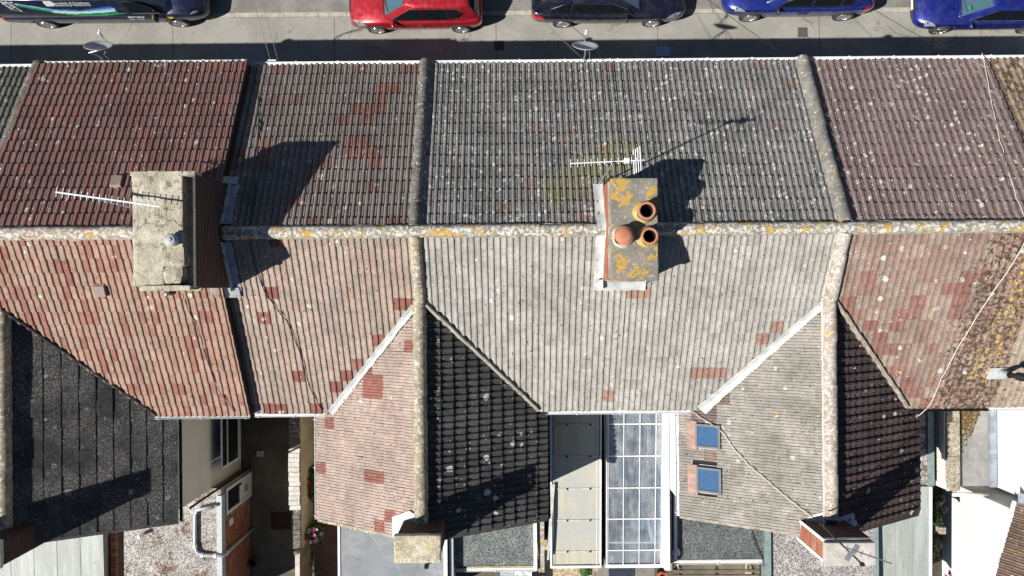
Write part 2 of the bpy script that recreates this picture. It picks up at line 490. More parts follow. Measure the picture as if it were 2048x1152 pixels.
mat['t_w2l'] = roof_mat('grey_buff_tile', [(0, (.36, .335, .295)), (.5, (.42, .395, .35)), (.9, (.38, .355, .31)), (.96, (.38, .29, .23)), (1, (.23, .18, .17))], .12, .05, .5, 0, .03, .25, dim=0.84)
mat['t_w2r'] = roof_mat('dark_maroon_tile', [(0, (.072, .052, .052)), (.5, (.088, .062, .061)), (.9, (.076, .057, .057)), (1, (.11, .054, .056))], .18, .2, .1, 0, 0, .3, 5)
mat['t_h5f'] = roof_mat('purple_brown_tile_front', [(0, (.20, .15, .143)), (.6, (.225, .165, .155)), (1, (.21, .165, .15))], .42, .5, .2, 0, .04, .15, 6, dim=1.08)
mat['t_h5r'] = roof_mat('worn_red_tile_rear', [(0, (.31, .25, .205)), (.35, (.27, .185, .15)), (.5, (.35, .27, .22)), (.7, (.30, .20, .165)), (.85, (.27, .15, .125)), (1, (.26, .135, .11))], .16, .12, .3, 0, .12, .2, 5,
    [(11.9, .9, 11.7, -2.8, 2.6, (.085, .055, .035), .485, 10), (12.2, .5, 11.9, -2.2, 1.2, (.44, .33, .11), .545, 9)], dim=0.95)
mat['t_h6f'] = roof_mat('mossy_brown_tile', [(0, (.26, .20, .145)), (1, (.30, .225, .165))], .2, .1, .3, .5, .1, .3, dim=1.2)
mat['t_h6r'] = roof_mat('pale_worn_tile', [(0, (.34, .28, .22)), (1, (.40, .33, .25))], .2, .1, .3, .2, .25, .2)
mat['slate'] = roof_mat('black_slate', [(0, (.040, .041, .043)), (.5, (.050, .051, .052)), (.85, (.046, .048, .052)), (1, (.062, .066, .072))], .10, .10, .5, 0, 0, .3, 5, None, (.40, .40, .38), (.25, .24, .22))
g = mat['slate']

# ------------------------------------------------------------------ the ground and the street
def sheet(name, x0, y0, x1, y1, z, m, th=.02):
    return struct(MB().box((x0, y0, z - th), (x1, y1, z)).build(name, m))
sheet('ground', -90, -90, 90, 90, -.012, mat['yard'], .3)
g = G('street_surface')
base = g.mix(g.step(g.noise(.7, 6, .7), .35, .65), (.33, .32, .285), (.255, .248, .222))
P = g.sep(g.pos)
seam = g.step(g.math('ABSOLUTE', g.math('SUBTRACT', g.math('FRACT', g.math('DIVIDE', g.math('ADD', P[0], 3.1), 5.3)), .5)), .004, .001)
base = g.mix(g.math('MULTIPLY', seam, .65), base, (.05, .05, .045))
pat = g.step(g.vor(.42, g.warp(.25, 2))[0], .30, .28)
base = g.mix(g.math('MULTIPLY', pat, .45), base, (.29, .24, .20))
crk = g.step(g.vor(.55, g.warp(.5, 1.5), 'DISTANCE_TO_EDGE')[0], .016, .004)
base = g.mix(g.math('MULTIPLY', g.math('MULTIPLY', crk, .5), g.step(g.noise(.35, 2), .5, .6)), base, (.07, .068, .06))
pl_ = g.step(g.noise(5, 5, .75), .60, .68)
base = g.mix(g.math('MULTIPLY', pl_, .5), base, (.42, .405, .37))
base = g.scale(base, g.step(g.noise(28, 3, .7), .3, .7, .8, 1.15))
oil = g.step(g.noise(1.7, 4, .6), .62, .72)
base = g.mix(g.math('MULTIPLY', oil, .45), base, (.11, .105, .095))
mat['road'] = g.finish(base, .92, g.noise(40, 3), .006)
sheet('road', -90, 7.3, 90, 8.93, .0, mat['road'])
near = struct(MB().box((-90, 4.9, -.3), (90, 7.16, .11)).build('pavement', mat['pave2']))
farp = struct(MB().box((-90, 9.07, -.3), (90, 14.0, .045)).build('pavement', mat['pave']))
ks = random.Random(3)
def kerb_line(y0, y1):
    k = MB().box((-90, y0 + .02, -.3), (90, y1 - .02, .07 if y0 < 8 else .03)).build('kerb', mat['mortardark'])
    struct(k)
    me = MB().box((0, y0, -.2), (.91, y1, .118)).mesh('kerb_stone', mat['kerb'])
    for i in range(46):
        x = -21 + i * .922
        o = link('kerb_stone', me, k, Matrix.Translation((x, ks.uniform(-.008, .008), ks.uniform(-.006, .004) - (0 if y0 < 8 else .06))))
for x, y, n_ in ((-.35, 7.95, 0), (9.6, 8.3, 1)):
    c_ = MB().box((x - .16, y - .16, -.002), (x + .16, y + .16, .008)).build('drain_cover', plain('iron_cover', (.11, .10, .09), None, 8, .6, .2)); struct(c_)
    mb_ = MB()
    for i in range(5): mb_.box((x - .13, y - .13 + i*.06, .008), (x + .13, y - .10 + i*.06, .014))
    mb_.build('grating', mat['trimcover'] if 'trimcover' in mat else mat['mortardark'], c_)
kerb_line(8.93, 9.07)
kerb_line(7.16, 7.3)
far2 = struct(MB().box((-90, 14.0, -.3), (90, 40, .02)).build('road', mat['road']))

# ------------------------------------------------------------------ roof tiles
KIND = {   # units across one tile, roll height, groove depth, groove width, lift of the lower edge
    'roll': (2, .037, .026, .012, .032), 'soft': (2, .025, .020, .006, .030), 'one': (1, .036, .026, .012, .032), 'ones': (1, .026, .022, .007, .030),
    'bold': (2, .028, .020, .010, .050), 'single': (1, .034, .024, .012, .044), 'slate': (0, 0, 0, 0, .017)}
def rolled_profile(w, kind):
    """cross-section of an interlocking tile: flat pans with rounded rolls and a sharp groove"""
    units, h, gd, gw, lift = KIND[kind]
    if not units: return [(.002, 0), (w - .002, 0)]
    pts = []
    u = w / units; k_ = u / .15
    for k in range(units):
        o = k * u
        pts += [(o, -gd), (o + gw*k_, .001), (o + .062*k_, .002), (o + .076*k_, h*.80), (o + .105*k_, h), (o + .130*k_, h*.84), (o + (.150 - gw*.75)*k_, -gd*.45)]
    pts.append((w, -gd))
    return pts
def tile_geo(kind, w, g):
    """vertices and faces of one tile, lower edge at y=0, raised on the course below"""
    lap = .03
    prof = rolled_profile(w, kind)
    lift = KIND[kind][4]; th = lift
    n = len(prof)
    vs = [Vector((x, 0, z + lift)) for x, z in prof] + [Vector((x, g + lap, z + .001)) for x, z in prof] + [Vector((x, 0, z + lift - th)) for x, z in prof]
    fs = []
    for i in range(n - 1):
        fs.append((i, i + 1, n + i + 1, n + i))
        fs.append((2*n + i, 2*n + i + 1, i + 1, i))
    # close the two long edges
    vs += [Vector((prof[0][0], g + lap, -th)), Vector((prof[-1][0], g + lap, -th))]
    fs.append((0, n, 3*n, 2*n)); fs.append((n - 1, 3*n - 1, 3*n + 1, 2*n - 1))
    return vs, fs

def clip_geo(vs, fs, planes):
    bm = bmesh.new()
    bv = [bm.verts.new(v) for v in vs]
    for f in fs: bm.faces.new([bv[i] for i in f])
    for co, no in planes:
        bmesh.ops.bisect_plane(bm, geom=bm.verts[:] + bm.edges[:] + bm.faces[:], plane_co=co, plane_no=no, clear_outer=True)
    bm.verts.index_update()
    r = [v.co.copy() for v in bm.verts], [[v.index for v in f.verts] for f in bm.faces]
    bm.free()
    return r

class Slope:
    """one plane of a roof, given by its outline in the world; u runs along the eaves, v up the slope"""
    def __init__(s, outline, downhill):
        s.pts = [Vector(p) for p in outline]
        k = len(s.pts)
        nn = sum(((s.pts[i]-s.pts[0]).cross(s.pts[(i+1) % k]-s.pts[0]) for i in range(1, k-1)), Vector())
        if nn.z < 0: nn = -nn
        s.n = nn.normalized()
        dh = Vector(downhill)
        s.v = (-dh - s.n * (-dh).dot(s.n)).normalized()
        s.u = s.v.cross(s.n)
        s.o = min(s.pts, key=lambda p: p.dot(s.v)).copy()
        umin = min((p - s.o).dot(s.u) for p in s.pts)
        s.o += s.u * umin
        s.loc = [((p - s.o).dot(s.u), (p - s.o).dot(s.v)) for p in s.pts]
        a = sum(s.loc[i][0]*s.loc[(i+1)%k][1]-s.loc[(i+1)%k][0]*s.loc[i][1] for i in range(k))
        if a < 0: s.loc = s.loc[::-1]
        s.polys = [s.loc]
    def split(s, *outlines):
        """tile the plane in several convex pieces"""
        s.polys = []
        for o in outlines:
            l = [s.uv(Vector(p)) for p in o]; k = len(l)
            a = sum(l[i][0]*l[(i+1)%k][1]-l[(i+1)%k][0]*l[i][1] for i in range(k))
            s.polys.append(l if a > 0 else l[::-1])
    def M(s, u, v, w=0.0):
        p = s.o + s.u*u + s.v*v + s.n*w
        return Matrix(((s.u.x, s.v.x, s.n.x, p.x), (s.u.y, s.v.y, s.n.y, p.y), (s.u.z, s.v.z, s.n.z, p.z), (0, 0, 0, 1)))
    def P(s, u, v, w=0.0):
        return s.o + s.u*u + s.v*v + s.n*w
    def uv(s, p):
        return (p - s.o).dot(s.u), (p - s.o).dot(s.v)
    def hit(s, u_, v_):
        """world point of the plane seen at a photograph pixel"""
        a, b = at(u_, v_, 0), Vector((0, 0, H))
        d = a - b
        t = (s.o - b).dot(s.n) / d.dot(s.n)
        return b + d * t

tile_count = [0, 0]
def lay_tiles(jobs, roof, limit=300):
    """jobs: (slope, kind, w, gauge, material, tint function, skip rectangles); the largest whole tiles become parts, the rest one mesh"""
    cand, stuff = [], {}
    for (S, kind, w, g, m, tf, skip) in jobs:
        geo = tile_geo(kind, w, g)
        me = bpy.data.meshes.new('roof_tile'); me.from_pydata([tuple(v) for v in geo[0]], [], geo[1]); me.materials.append(m)
        rr = random.Random(hash((round(S.o.x, 2), round(S.o.y, 2))) & 0xffff)
        umax = max(p[0] for p in S.loc); vmax = max(p[1] for p in S.loc)
        allE = []
        for loc in S.polys:
            edges = []; k = len(loc)
            for i in range(k):
                p, q = loc[i], loc[(i+1) % k]
                dx, dy = q[0]-p[0], q[1]-p[1]; L = math.hypot(dx, dy)
                if L < 1e-4: continue
                edges.append((p, (dy/L, -dx/L)))          # outward normal for a counter-clockwise outline
            allE.append(edges)
        for j in range(int(vmax / g) + 2):
            off = (w * .5 if kind == 'slate' and j % 2 else 0.0) - w * .999
            for i in range(int(umax / w) + 4):
                u0, v0 = off + i * w, j * g
                c = [(u0, v0), (u0 + w, v0), (u0 + w, v0 + g), (u0, v0 + g)]
                ctr = S.P(u0 + w/2, v0 + g/2)
                px, py = pix(ctr)
                if not (-130 < px < 2180 and -130 < py < 1290): continue
                if skip and any(a < u0 + w/2 < b and c_ < v0 + g/2 < d for a, c_, b, d in skip): continue
                t = tf(i, j, ctr, rr)
                jit = Matrix.Rotation(rr.gauss(0, .007), 4, 'Z') @ Matrix.Rotation(rr.gauss(0, .008), 4, 'X')
                sagw = .022*mnoise.noise(Vector((ctr.x*.55, ctr.y*.55, 2.0)))
                slip = -rr.uniform(.015, .05) if rr.random() < .012 else 0
                M = S.M(u0 + rr.gauss(0, .0018), v0 + rr.gauss(0, .006) + slip, abs(rr.gauss(0, .003)) + max(sagw, -.012)) @ jit
                for edges in allE:
                    out_all, cut = False, []
                    for (p, nn) in edges:
                        ds = [(q[0]-p[0])*nn[0] + (q[1]-p[1])*nn[1] for q in c]
                        if min(ds) > -.012: out_all = True; break
                        if max(ds) > .012: cut.append((p, nn))
                    if out_all: continue
                    if cut:
                        vs, fs = clip_geo([Vector((v.x + u0, v.y + v0, v.z)) for v in geo[0]], geo[1], [(Vector((p[0], p[1], 0)), Vector((nn[0], nn[1], 0))) for p, nn in cut])
                        if not fs: continue
                        B = S.M(0, 0, 0)
                        stuff.setdefault(m.name, (m, MB()))[1].add([B @ v for v in vs], fs, 0, t)
                    else:
                        vis = -10 < px < 2058 and -10 < py < 1162
                        view = (Vector((0, 0, H)) - ctr)
                        size = S.n.dot(view.normalized()) / view.length_squared if vis else 0
                        cand.append((size, M, me, geo, m, t))
    cand.sort(key=lambda c: -c[0])
    for i, (size, M, me, geo, m, t) in enumerate(cand):
        if i < limit:
            o = link('roof_tile', me, roof, M); o['tint'] = float(t)
            tile_count[0] += 1
        else:
            stuff.setdefault(m.name, (m, MB()))[1].add([M @ v for v in geo[0]], geo[1], 0, t)
            tile_count[1] += 1
    if stuff:
        mb = MB(); mats = []
        for nm, (m, b) in stuff.items():
            o = len(mb.v); mats.append(m)
            mb.v += b.v; mb.f += [[i + o for i in f] for f in b.f]; mb.mi += [len(mats)-1]*len(b.f); mb.t += b.t
        struct(mb.build('roof_tiles', mats, roof, tint=True), 'stuff')

def tint_plain(red=0.0, cl=.0, lo=0.0, hi=.9):
    """mostly random tints; a share of red replacement tiles, partly in clusters"""
    def f(i, j, p, r):
        t = lo + (hi - lo) * r.random()
        nz = mnoise.noise(Vector((p.x*.9 + 7, p.y*.9, 3.1)))
        if r.random() < red + (cl if nz > .22 else 0): t = r.uniform(hi + .06, 1.0)
        return t
    return f
def tint_spots(base, S, spots, val=1.0):
    """base tints, with odd replacement tiles where the photograph shows them"""
    pts = [(S.hit(a, b), rad) for a, b, rad in spots]
    def f(i, j, p, r):
        t = base(i, j, p, r)
        for q, rad in pts:
            if (q - p).length < rad: return val
        return t
    return f

def ridge_row(p0, p1, r, mats, parent, L=.45, name='ridge_tile', sag=.03, mortar=None, jit=.006, arc=195, bulge=.0):
    p0, p1 = Vector(p0), Vector(p1)
    d = p1 - p0; n = max(1, round(d.length / L)); step = d.length / n; d.normalize()
    side = d.cross(Vector((0, 0, 1))).normalized(); up = side.cross(d)
    K = 10
    prof = []
    for k in range(K + 1):
        a = math.radians(90 + arc/2 - arc * k / K)
        prof.append((r*math.cos(a), r*math.sin(a)))
    def shape(l):
        vs, fs = [], []
        for (x, rr) in ((0, 1.0), (l, .995)):
            vs += [Vector((q[0]*rr, x, q[1]*rr)) for q in prof]
        for (x, rr) in ((0, .86), (l, .85)):
            vs += [Vector((q[0]*rr, x, q[1]*rr)) for q in prof]
        m_ = K + 1
        o_ = len(vs); vs = vs + [v.copy() for v in vs]
        for k in range(K): fs.append((k + 1, k, m_ + k, m_ + k + 1))
        for k in range(K):
            fs.append((o_ + k, o_ + k + 1, o_ + 2*m_ + k + 1, o_ + 2*m_ + k)); fs.append((o_ + m_ + k + 1, o_ + m_ + k, o_ + 3*m_ + k, o_ + 3*m_ + k + 1))
        return vs, fs
    vs, fs = shape(step - .006)
    me = bpy.data.meshes.new(name); me.from_pydata([tuple(v) for v in vs], [], fs)
    for m in (mats if isinstance(mats, list) else [mats]): me.materials.append(m)
    me.polygons.foreach_set('use_smooth', [True]*len(me.polygons))
    B = Matrix(((side.x, d.x, up.x, 0), (side.y, d.y, up.y, 0), (side.z, d.z, up.z, 0), (0, 0, 0, 1)))
    rr = random.Random(int(p0.x*77 + p0.y*13) & 0xfff)
    for i in range(n):
        p = p0 + d*(i*step + .003) + side*rr.gauss(0, jit) + up*(rr.gauss(0, jit*.6) - sag)
        sc = 1 + rr.uniform(-1, 1) * bulge
        link(name, me, parent, Matrix.Translation(p) @ B @ Matrix.Rotation(rr.gauss(0, .012), 4, 'Z') @ Matrix.Diagonal((sc, 1, sc, 1)))
    if mortar is not None:
        mb = MB()
        for i in range(n + 1):
            c = p0 + d*(i*step) - up*sag
            for x0, x1 in ((-.009, .009),):
                vs = []
                for x in (x0, x1):
                    vs += [c + d*x + side*q[0]*1.006 + up*q[1]*1.006 for q in prof]
                mb.add(vs, [(k + 1, k, K + 1 + k, K + 2 + k) for k in range(K)])
        for sgn in (-1, 1):
            a = p0 + side*sgn*r*.9 - up*(sag + .03); b = p1 + side*sgn*r*.9 - up*(sag + .03)
            N = max(4, int((b-a).length / .12))
            pts = [a.lerp(b, i/N) + side*rr.gauss(0, .008) + up*rr.gauss(0, .006) for i in range(N + 1)]
            mb.tube(pts, .03, 6)
        mb.build('mortar_bedding', mortar, parent)
# ------------------------------------------------------------------ the terrace
RY, RZ, SL = 1.31, 7.4, .533           # ridge line and slope of the main roofs
FY, BY, EZ = 5.82, -3.2, 5.0           # front and rear eaves
XA0, X12, XA, X34, XB, X56, XR = -12.15, -6.78, -2.2, 2.7, 7.57, 12.42, 15.6
XL = -30.0
WZ, WY = 6.53, -6.05                   # ridge of the rear wings and their gable line
VY = RY - (RZ - WZ) / SL               # where a wing ridge runs into the main roof

def valley_x(xr, s): return (WZ - EZ) / s     # distance from wing ridge at which the valley reaches the main eaves

def house(label, x0, x1, dz=0.0):
    t = thing('terraced_house', label, 'house', ((x0 + x1) / 2, RY, 0), 'houses of the terrace')
    return t

def wall_mesh(x0, x1, wings, wallm, parent, dz=0.0):
    """closed body under the roof planes; wings: (x ridge, x eaves, slope, z eaves, y end, material)"""
    mb = MB(); mats = [wallm]
    e = .12
    prof = [(BY + .22, 0), (FY - .18, 0), (FY - .18, EZ - .06 + dz), (RY, RZ - .16 + dz), (BY + .22, EZ - .06 + dz)]
    a, b = x0 + .003, x1 - .003
    vs = [(a, y, z) for y, z in prof] + [(b, y, z) for y, z in prof]
    n = 5
    mb.add(vs, [list(range(n)), list(range(n, 2*n))[::-1]] + [((i+1) % n, i, n+i, n+(i+1) % n) for i in range(n)])
    for (xr, xe, s, ze, ye, m) in wings:
        mats.append(m); mi = len(mats) - 1
        xi = xe + (.15 if xe < xr else -.15)
        hh = lambda x: WZ - s * abs(x - xr) - .16
        xr_ = xr + (.003 if xe > xr else -.003)
        pr = [(xi, 0), (xr_, 0), (xr_, hh(xr_)), (xi, hh(xi))]
        y0, y1 = ye + .20, BY + .215
        vs = [(x, y0, z) for x, z in pr] + [(x, y1, z) for x, z in pr]
        if xe < xr: fs = [(0,1,2,3), (7,6,5,4)]
        else: fs = [(3,2,1,0), (4,5,6,7)]
        sgn = xe < xr
        for i in range(4):
            q = (i, 4+i, 4+(i+1) % 4, (i+1) % 4)
            fs.append(q if sgn else q[::-1])
        mb.add(vs, fs, mi)
    return mb.build('wall', mats, parent)

def deck(slopes, parent, th=.07):
    mb = MB()
    for S in slopes:
        mb.slab([p - S.n*.022 for p in S.pts], S.n, th)
    return mb.build('roof', mat['deck'], parent)

def front_slope(x0, x1, dz=0.0):
    return Slope([(x0, FY, EZ + dz - .002), (x1, FY, EZ + dz - .002), (x1, RY, RZ + dz), (x0, RY, RZ + dz)], (0, 1, 0))
def rear_slope(x0, x1, lv=None, rv=None, dz=0.0):
    """lv / rv: valley distance at the left / right party line (a wing runs in there)"""
    pts = [(x0, RY, RZ + dz), (x1, RY, RZ + dz)]
    if rv: pts += [(x1, VY - dz/SL*0, WZ), (x1 - rv, BY, EZ)]
    else: pts += [(x1, BY, EZ)]
    if lv: pts += [(x0 + lv, BY, EZ), (x0, VY, WZ)]
    else: pts += [(x0, BY, EZ)]
    pts = [Vector(p) for p in pts]
    for p in pts: p.z = RZ + dz - SL * (RY - p.y)
    return Slope(pts, (0, -1, 0))
def wing_slope(xr, xe, s, ye=WY):
    sg = 1 if xe > xr else -1
    ze = WZ - s * abs(xe - xr)
    xv = xr + sg * (WZ - EZ) / s
    pts = [(xr, VY, WZ), (xv, BY, EZ), (xe, BY + .01, ze), (xe, ye, ze), (xr, ye, WZ)]
    S = Slope(pts, (sg, 0, 0))
    zv = WZ - s * abs(xv - xr)
    ym = BY + .01
    S.split([(xr, VY, WZ), (xv, ym, EZ), (xr, ym, WZ)], [(xr, ym, WZ), (xe, ym, ze), (xe, ye, ze), (xr, ye, WZ)])
    return S, ze

def gutter(p0, p1, parent, m, r=.058, fascia=None, outward=(0, 1, 0), brackets=True):
    p0, p1 = Vector(p0), Vector(p1); d = (p1 - p0).normalized(); o = Vector(outward); up = Vector((0, 0, 1))
    mb = MB(); K = 8
    vs = []
    for p in (p0, p1):
        vs += [p + o*(r*math.cos(math.pi + math.pi*k/K)) + up*(r*math.sin(math.pi + math.pi*k/K)) for k in range(K + 1)]
        vs += [p + o*((r-.008)*math.cos(math.pi + math.pi*k/K)) + up*((r-.008)*math.sin(math.pi + math.pi*k/K) ) for k in range(K + 1)]
    n = 2*(K+1)
    fs = []
    for k in range(K):
        fs.append((k, k+1, n+k+1, n+k)); fs.append((K+1+k+1, K+1+k, n+K+1+k, n+K+2+k))
    fs.append((0, n, n+K+1, K+1)); fs.append((K, 2*K+1, n+2*K+1, n+K))
    mb.add(vs, fs)
    if brackets:
        L = (p1-p0).length; k = max(1, int(L/1.0))
        for i in range(k + 1):
            c = p0 + d*(.1 + (L-.2)*i/k)
            mb.box((-.018, -.012, -.012), (.018, .012, .012), M=Matrix.Translation(c + o*r))
    g_ = mb.build('gutter', m, parent)
    if fascia is not None:
        a = p0 - o*(r + .012); b = p1 - o*(r + .012)
        q = [a, b, b - o*.022, a - o*.022]
        MB().prism([(v.x, v.y) for v in q], p0.z - .14, p0.z + .035).build('fascia', fascia, parent)
    return g_

def valley_strip(p0, p1, w, m, parent, lift=.05, name='valley_flashing', n0=None, wob=.005, w1=None):
    """a run of dressed metal or mortar along a valley, bent to both slopes"""
    p0, p1 = Vector(p0), Vector(p1); d = (p1-p0).normalized(); side = d.cross(Vector((0, 0, 1))).normalized()
    N = max(6, int((p1-p0).length / .16)); mb = MB(); vs = []
    rr = random.Random(int(p0.x*31+99))
    offs = (-1, -.45, 0, .45, 1); rise = (.085, .05, .02, .05, .085)
    for i in range(N + 1):
        t = i / N
        ww = (w + ((w1 or w) - w) * t) * (1 + rr.uniform(-.14, .14))
        c = p0.lerp(p1, t)
        for o_, r_ in zip(offs, rise):
            vs.append(c + side*(o_*ww/2) + Vector((0, 0, lift + r_*(w/.22) + rr.uniform(-wob, wob)*.5)))
    fs = [(i*5+k, i*5+k+1, i*5+k+6, i*5+k+5) for i in range(N) for k in range(4)]
    vs2 = [v - Vector((0, 0, .02)) for v in vs]; o = len(vs)
    fs += [tuple(reversed([q + o for q in f])) for f in fs]
    for i in range(N):
        fs.append((i*5+5, i*5, o+i*5, o+i*5+5)); fs.append((i*5+4, i*5+9, o+i*5+9, o+i*5+4))
    mb.add(vs + vs2, fs)
    return mb.build(name, m, parent, smooth=False)

def verge(S, p0, p1, parent, m, w=.07, h=.055, name='verge'):
    """mortar bedding and tile edges along a gable"""
    p0, p1 = Vector(p0), Vector(p1); d = (p1-p0).normalized(); side = d.cross(S.n)
    mb = MB(); N = max(3, int((p1-p0).length/.3)); rr = random.Random(5)
    for i in range(N):
        a = p0.lerp(p1, i/N); b = p0.lerp(p1, (i+.985)/N)
        j = rr.uniform(-.008, .008)
        q = [a - side*w/2, b - side*w/2, b + side*(w/2+j), a + side*(w/2+j)]
        mb.slab([v + S.n*(.012+j*.3) for v in q], S.n, h)
    return mb.build(name, m, parent)

def bricks_on(parent, origin, ux, uz, width, height, matl, each, hole=None, seed=1, proud=.010, course=.075, bl=.208, name='brick', rise=.060):
    """brick courses on a wall face: origin bottom left corner, ux along the face, uz up"""
    o = Vector(origin); ux, uz = Vector(ux), Vector(uz); n = ux.cross(uz); rr = random.Random(seed)
    B = lambda p: Matrix(((ux.x, uz.x, n.x, p.x), (ux.y, uz.y, n.y, p.y), (ux.z, uz.z, n.z, p.z), (0, 0, 0, 1)))
    cache = {}
    mb = MB()
    rows = int(height / course + .01)
    for r in range(rows):
        x = 0.0 if r % 2 == 0 else -(bl + .017)/2
        while x < width - .02:
            a, b = max(x, 0), min(x + bl, width)
            if b - a > .03 and not (hole and hole(a, b, r*course)):
                key = round(b - a, 3)
                M = B(o + ux*a + uz*(r*course + .005)) @ Matrix.Translation((0, 0, rr.uniform(-.003, .003)))
                if each:
                    if key not in cache: cache[key] = MB().box((0, 0, -.03), (b-a, rise, proud)).mesh('brick', matl)
                    q = link(name, cache[key], parent, M); q['tint'] = rr.random()
                else:
                    k = len(mb.f)
                    mb.box((0, 0, -.03), (b-a, rise, proud), M=M)
                    t = rr.random()
                    for i in range(k, len(mb.f)): mb.t[i] = t
            x += bl + .017
    if not each and mb.f:
        struct(mb.build('bricks', matl, parent, tint=True), 'stuff')

def rough_block(x0, x1, y0, y1, z0, z1, mats, parent, name, seed=1, amp=.012, r=.03, cuts=9):
    """a weathered block with worn corners and an uneven surface"""
    bm = bmesh.new()
    bmesh.ops.create_cube(bm, size=1)
    for v in bm.verts:
        v.co = Vector(((x0+x1)/2 + v.co.x*(x1-x0), (y0+y1)/2 + v.co.y*(y1-y0), (z0+z1)/2 + v.co.z*(z1-z0)))
    bmesh.ops.bevel(bm, geom=bm.edges[:], offset=r, segments=2, affect='EDGES', profile=.6)
    bmesh.ops.subdivide_edges(bm, edges=[e for e in bm.edges if e.calc_length() > .15], cuts=cuts, use_grid_fill=True)
    for v in bm.verts:
        nz = Vector((mnoise.noise(v.co*3.1 + Vector((seed*7, 0, 0))), mnoise.noise(v.co*3.3 + Vector((0, seed*5, 9))), mnoise.noise(v.co*4.1 + Vector((3, 0, seed)))))
        v.co += nz * amp
    me = bpy.data.meshes.new(name); bm.to_mesh(me); bm.free()
    for m in (mats if isinstance(mats, list) else [mats]): me.materials.append(m)
    return link(name, me, parent)

# slopes of the wings as measured
WING = dict(w0r=(XA0, -8.79, .505), w1l=(-2.22, -5.17, .61), w1r=(-2.22, .87, .541), w2l=(7.55, 4.37, .569), w2r=(7.55, 10.68, .588))
VAL = {k: (WZ - EZ) / v[2] for k, v in WING.items()}
WS = {k: wing_slope(*v) for k, v in WING.items()}

labels = {
 0: 'grey tiled house cut by the frame at the top left corner',
 1: 'terraced house with maroon and salmon roof under the wide cream topped chimney',
 2: 'narrow terraced house with mottled brown roof and scattered red replacement tiles',
 3: 'terraced house with plain grey roof and a black tiled rear wing',
 4: 'terraced house with three orange chimney pots and two skylights',
 5: 'terraced house with purple brown front roof and dark maroon rear wing',
 6: 'terraced house with moss browned tiles at the right edge, beyond the white cable',
}
H_ = {}
for i, (a, b, dz) in enumerate([(XL, XA0, 0), (XA0, X12, .29), (X12, XA, 0), (XA, X34, 0), (X34, XB, 0), (XB, X56, 0), (X56, XR, 0)]):
    H_[i] = house(labels[i], a, b)

def white_wall(): return mat['white']
wall_mesh(XL, XA0, [], mat['pebble'], H_[0])
wall_mesh(XA0, X12, [(XA0, -8.79, .505, 4.8, -6.05, mat['cream'])], mat['cream'], H_[1], .08)
wall_mesh(X12, XA, [(-2.22, -5.17, .61, 4.7, -6.05, mat['pebble'])], mat['pebble'], H_[2])
wall_mesh(XA, X34, [(-2.22, .87, .541, 4.86, -6.05, mat['pebble'])], mat['pebble'], H_[3])
wall_mesh(X34, XB, [(7.55, 4.37, .569, 4.72, -6.05, mat['white'])], mat['white'], H_[4])
wall_mesh(XB, X56, [(7.55, 10.68, .588, 4.7, -6.05, mat['pebble'])], mat['pebble'], H_[5])
wall_mesh(X56, XR, [], mat['white'], H_[6])

e = .02
F = {0: front_slope(XL, XA0), 1: front_slope(XA0, X12 + .05, .29), 2: front_slope(X12 + .05, XA), 3: front_slope(XA, X34), 4: front_slope(X34, XB), 5: front_slope(XB, X56), 6: front_slope(X56, XR)}
B = {1: rear_slope(XA0, X12 + .05, VAL['w0r'], None, .29), 2: rear_slope(X12 + .05, XA, None, VAL['w1l']), 3: rear_slope(XA, X34, VAL['w1r'], None), 4: rear_slope(X34, XB, None, VAL['w2l']), 5: rear_slope(XB, X56, VAL['w2r'], None), 6: rear_slope(X56, XR)}
B[0] = rear_slope(XL, XA0)
SD = {0: [F[0], B[0]], 1: [F[1], B[1], WS['w0r'][0]], 2: [F[2], B[2], WS['w1l'][0]], 3: [F[3], B[3], WS['w1r'][0]], 4: [F[4], B[4], WS['w2l'][0]], 5: [F[5], B[5], WS['w2r'][0]], 6: [F[6], B[6]]}
ROOF = {i: deck(SD[i], H_[i]) for i in H_}

def sky_rects():
    S = WS['w2l'][0]; r = []
    for (a, b, c_, d) in ((1393, 850, 1442, 893), (1395, 937, 1444, 981)):
        q = [S.uv(S.hit(x, y)) for x, y in ((a, b), (c_, b), (c_, d), (a, d))]
        us = [k[0] for k in q]; vs = [k[1] for k in q]
        r.append((min(us), min(vs), max(us), max(vs)))
    return r
SKY = sky_rects()

t2 = tint_spots(tint_plain(.03, .30, 0, .76), F[2], [(720, 300, .3), (735, 235, .25), (775, 185, .3), (745, 320, .25)], .95)
t2r = tint_spots(tint_plain(.012, .0, 0, .84), B[2], [(812, 602, .19), (765, 672, .17), (605, 741, .17), (665, 765, .17), (685, 765, .17), (550, 812, .3), (700, 745, .14), (560, 490, .2)], .97)
S = WS['w1l'][0]
t1l = tint_spots(tint_plain(.004, 0, 0, .9), S, [(735, 745, .2), (750, 775, .26), (757, 946, .17), (643, 945, .15), (775, 1030, .17), (758, 1055, .2), (738, 770, .2), (826, 700, .14)], .98)
S = WS['w2l'][0]
t2l_ = [(1376, 873, .14), (1465, 760, .16), (1495, 727, .16), (1522, 700, .16), (1440, 790, .16), (1560, 668, .16), (1430, 810, .2), (1410, 835, .25), (1395, 822, .2)]
t2l = tint_spots(tint_plain(.015, 0, 0, .9), S, t2l_, 1.0)
t4r = tint_spots(tint_plain(.004, 0, 0, .9), B[4], [(1407, 741, .17), (1560, 648, .17), (1528, 676, .17), (1445, 742, .2), (1240, 581, .3), (1265, 581, .2), (1290, 581, .2)], 1.0)
t3f = tint_plain(.012, .0)
t1r = tint_plain(.15, .0, 0, .76)
t5f, t5r = tint_plain(0, 0, 0, .9), tint_plain(.05, .45, 0, .8)
rnd = tint_plain()

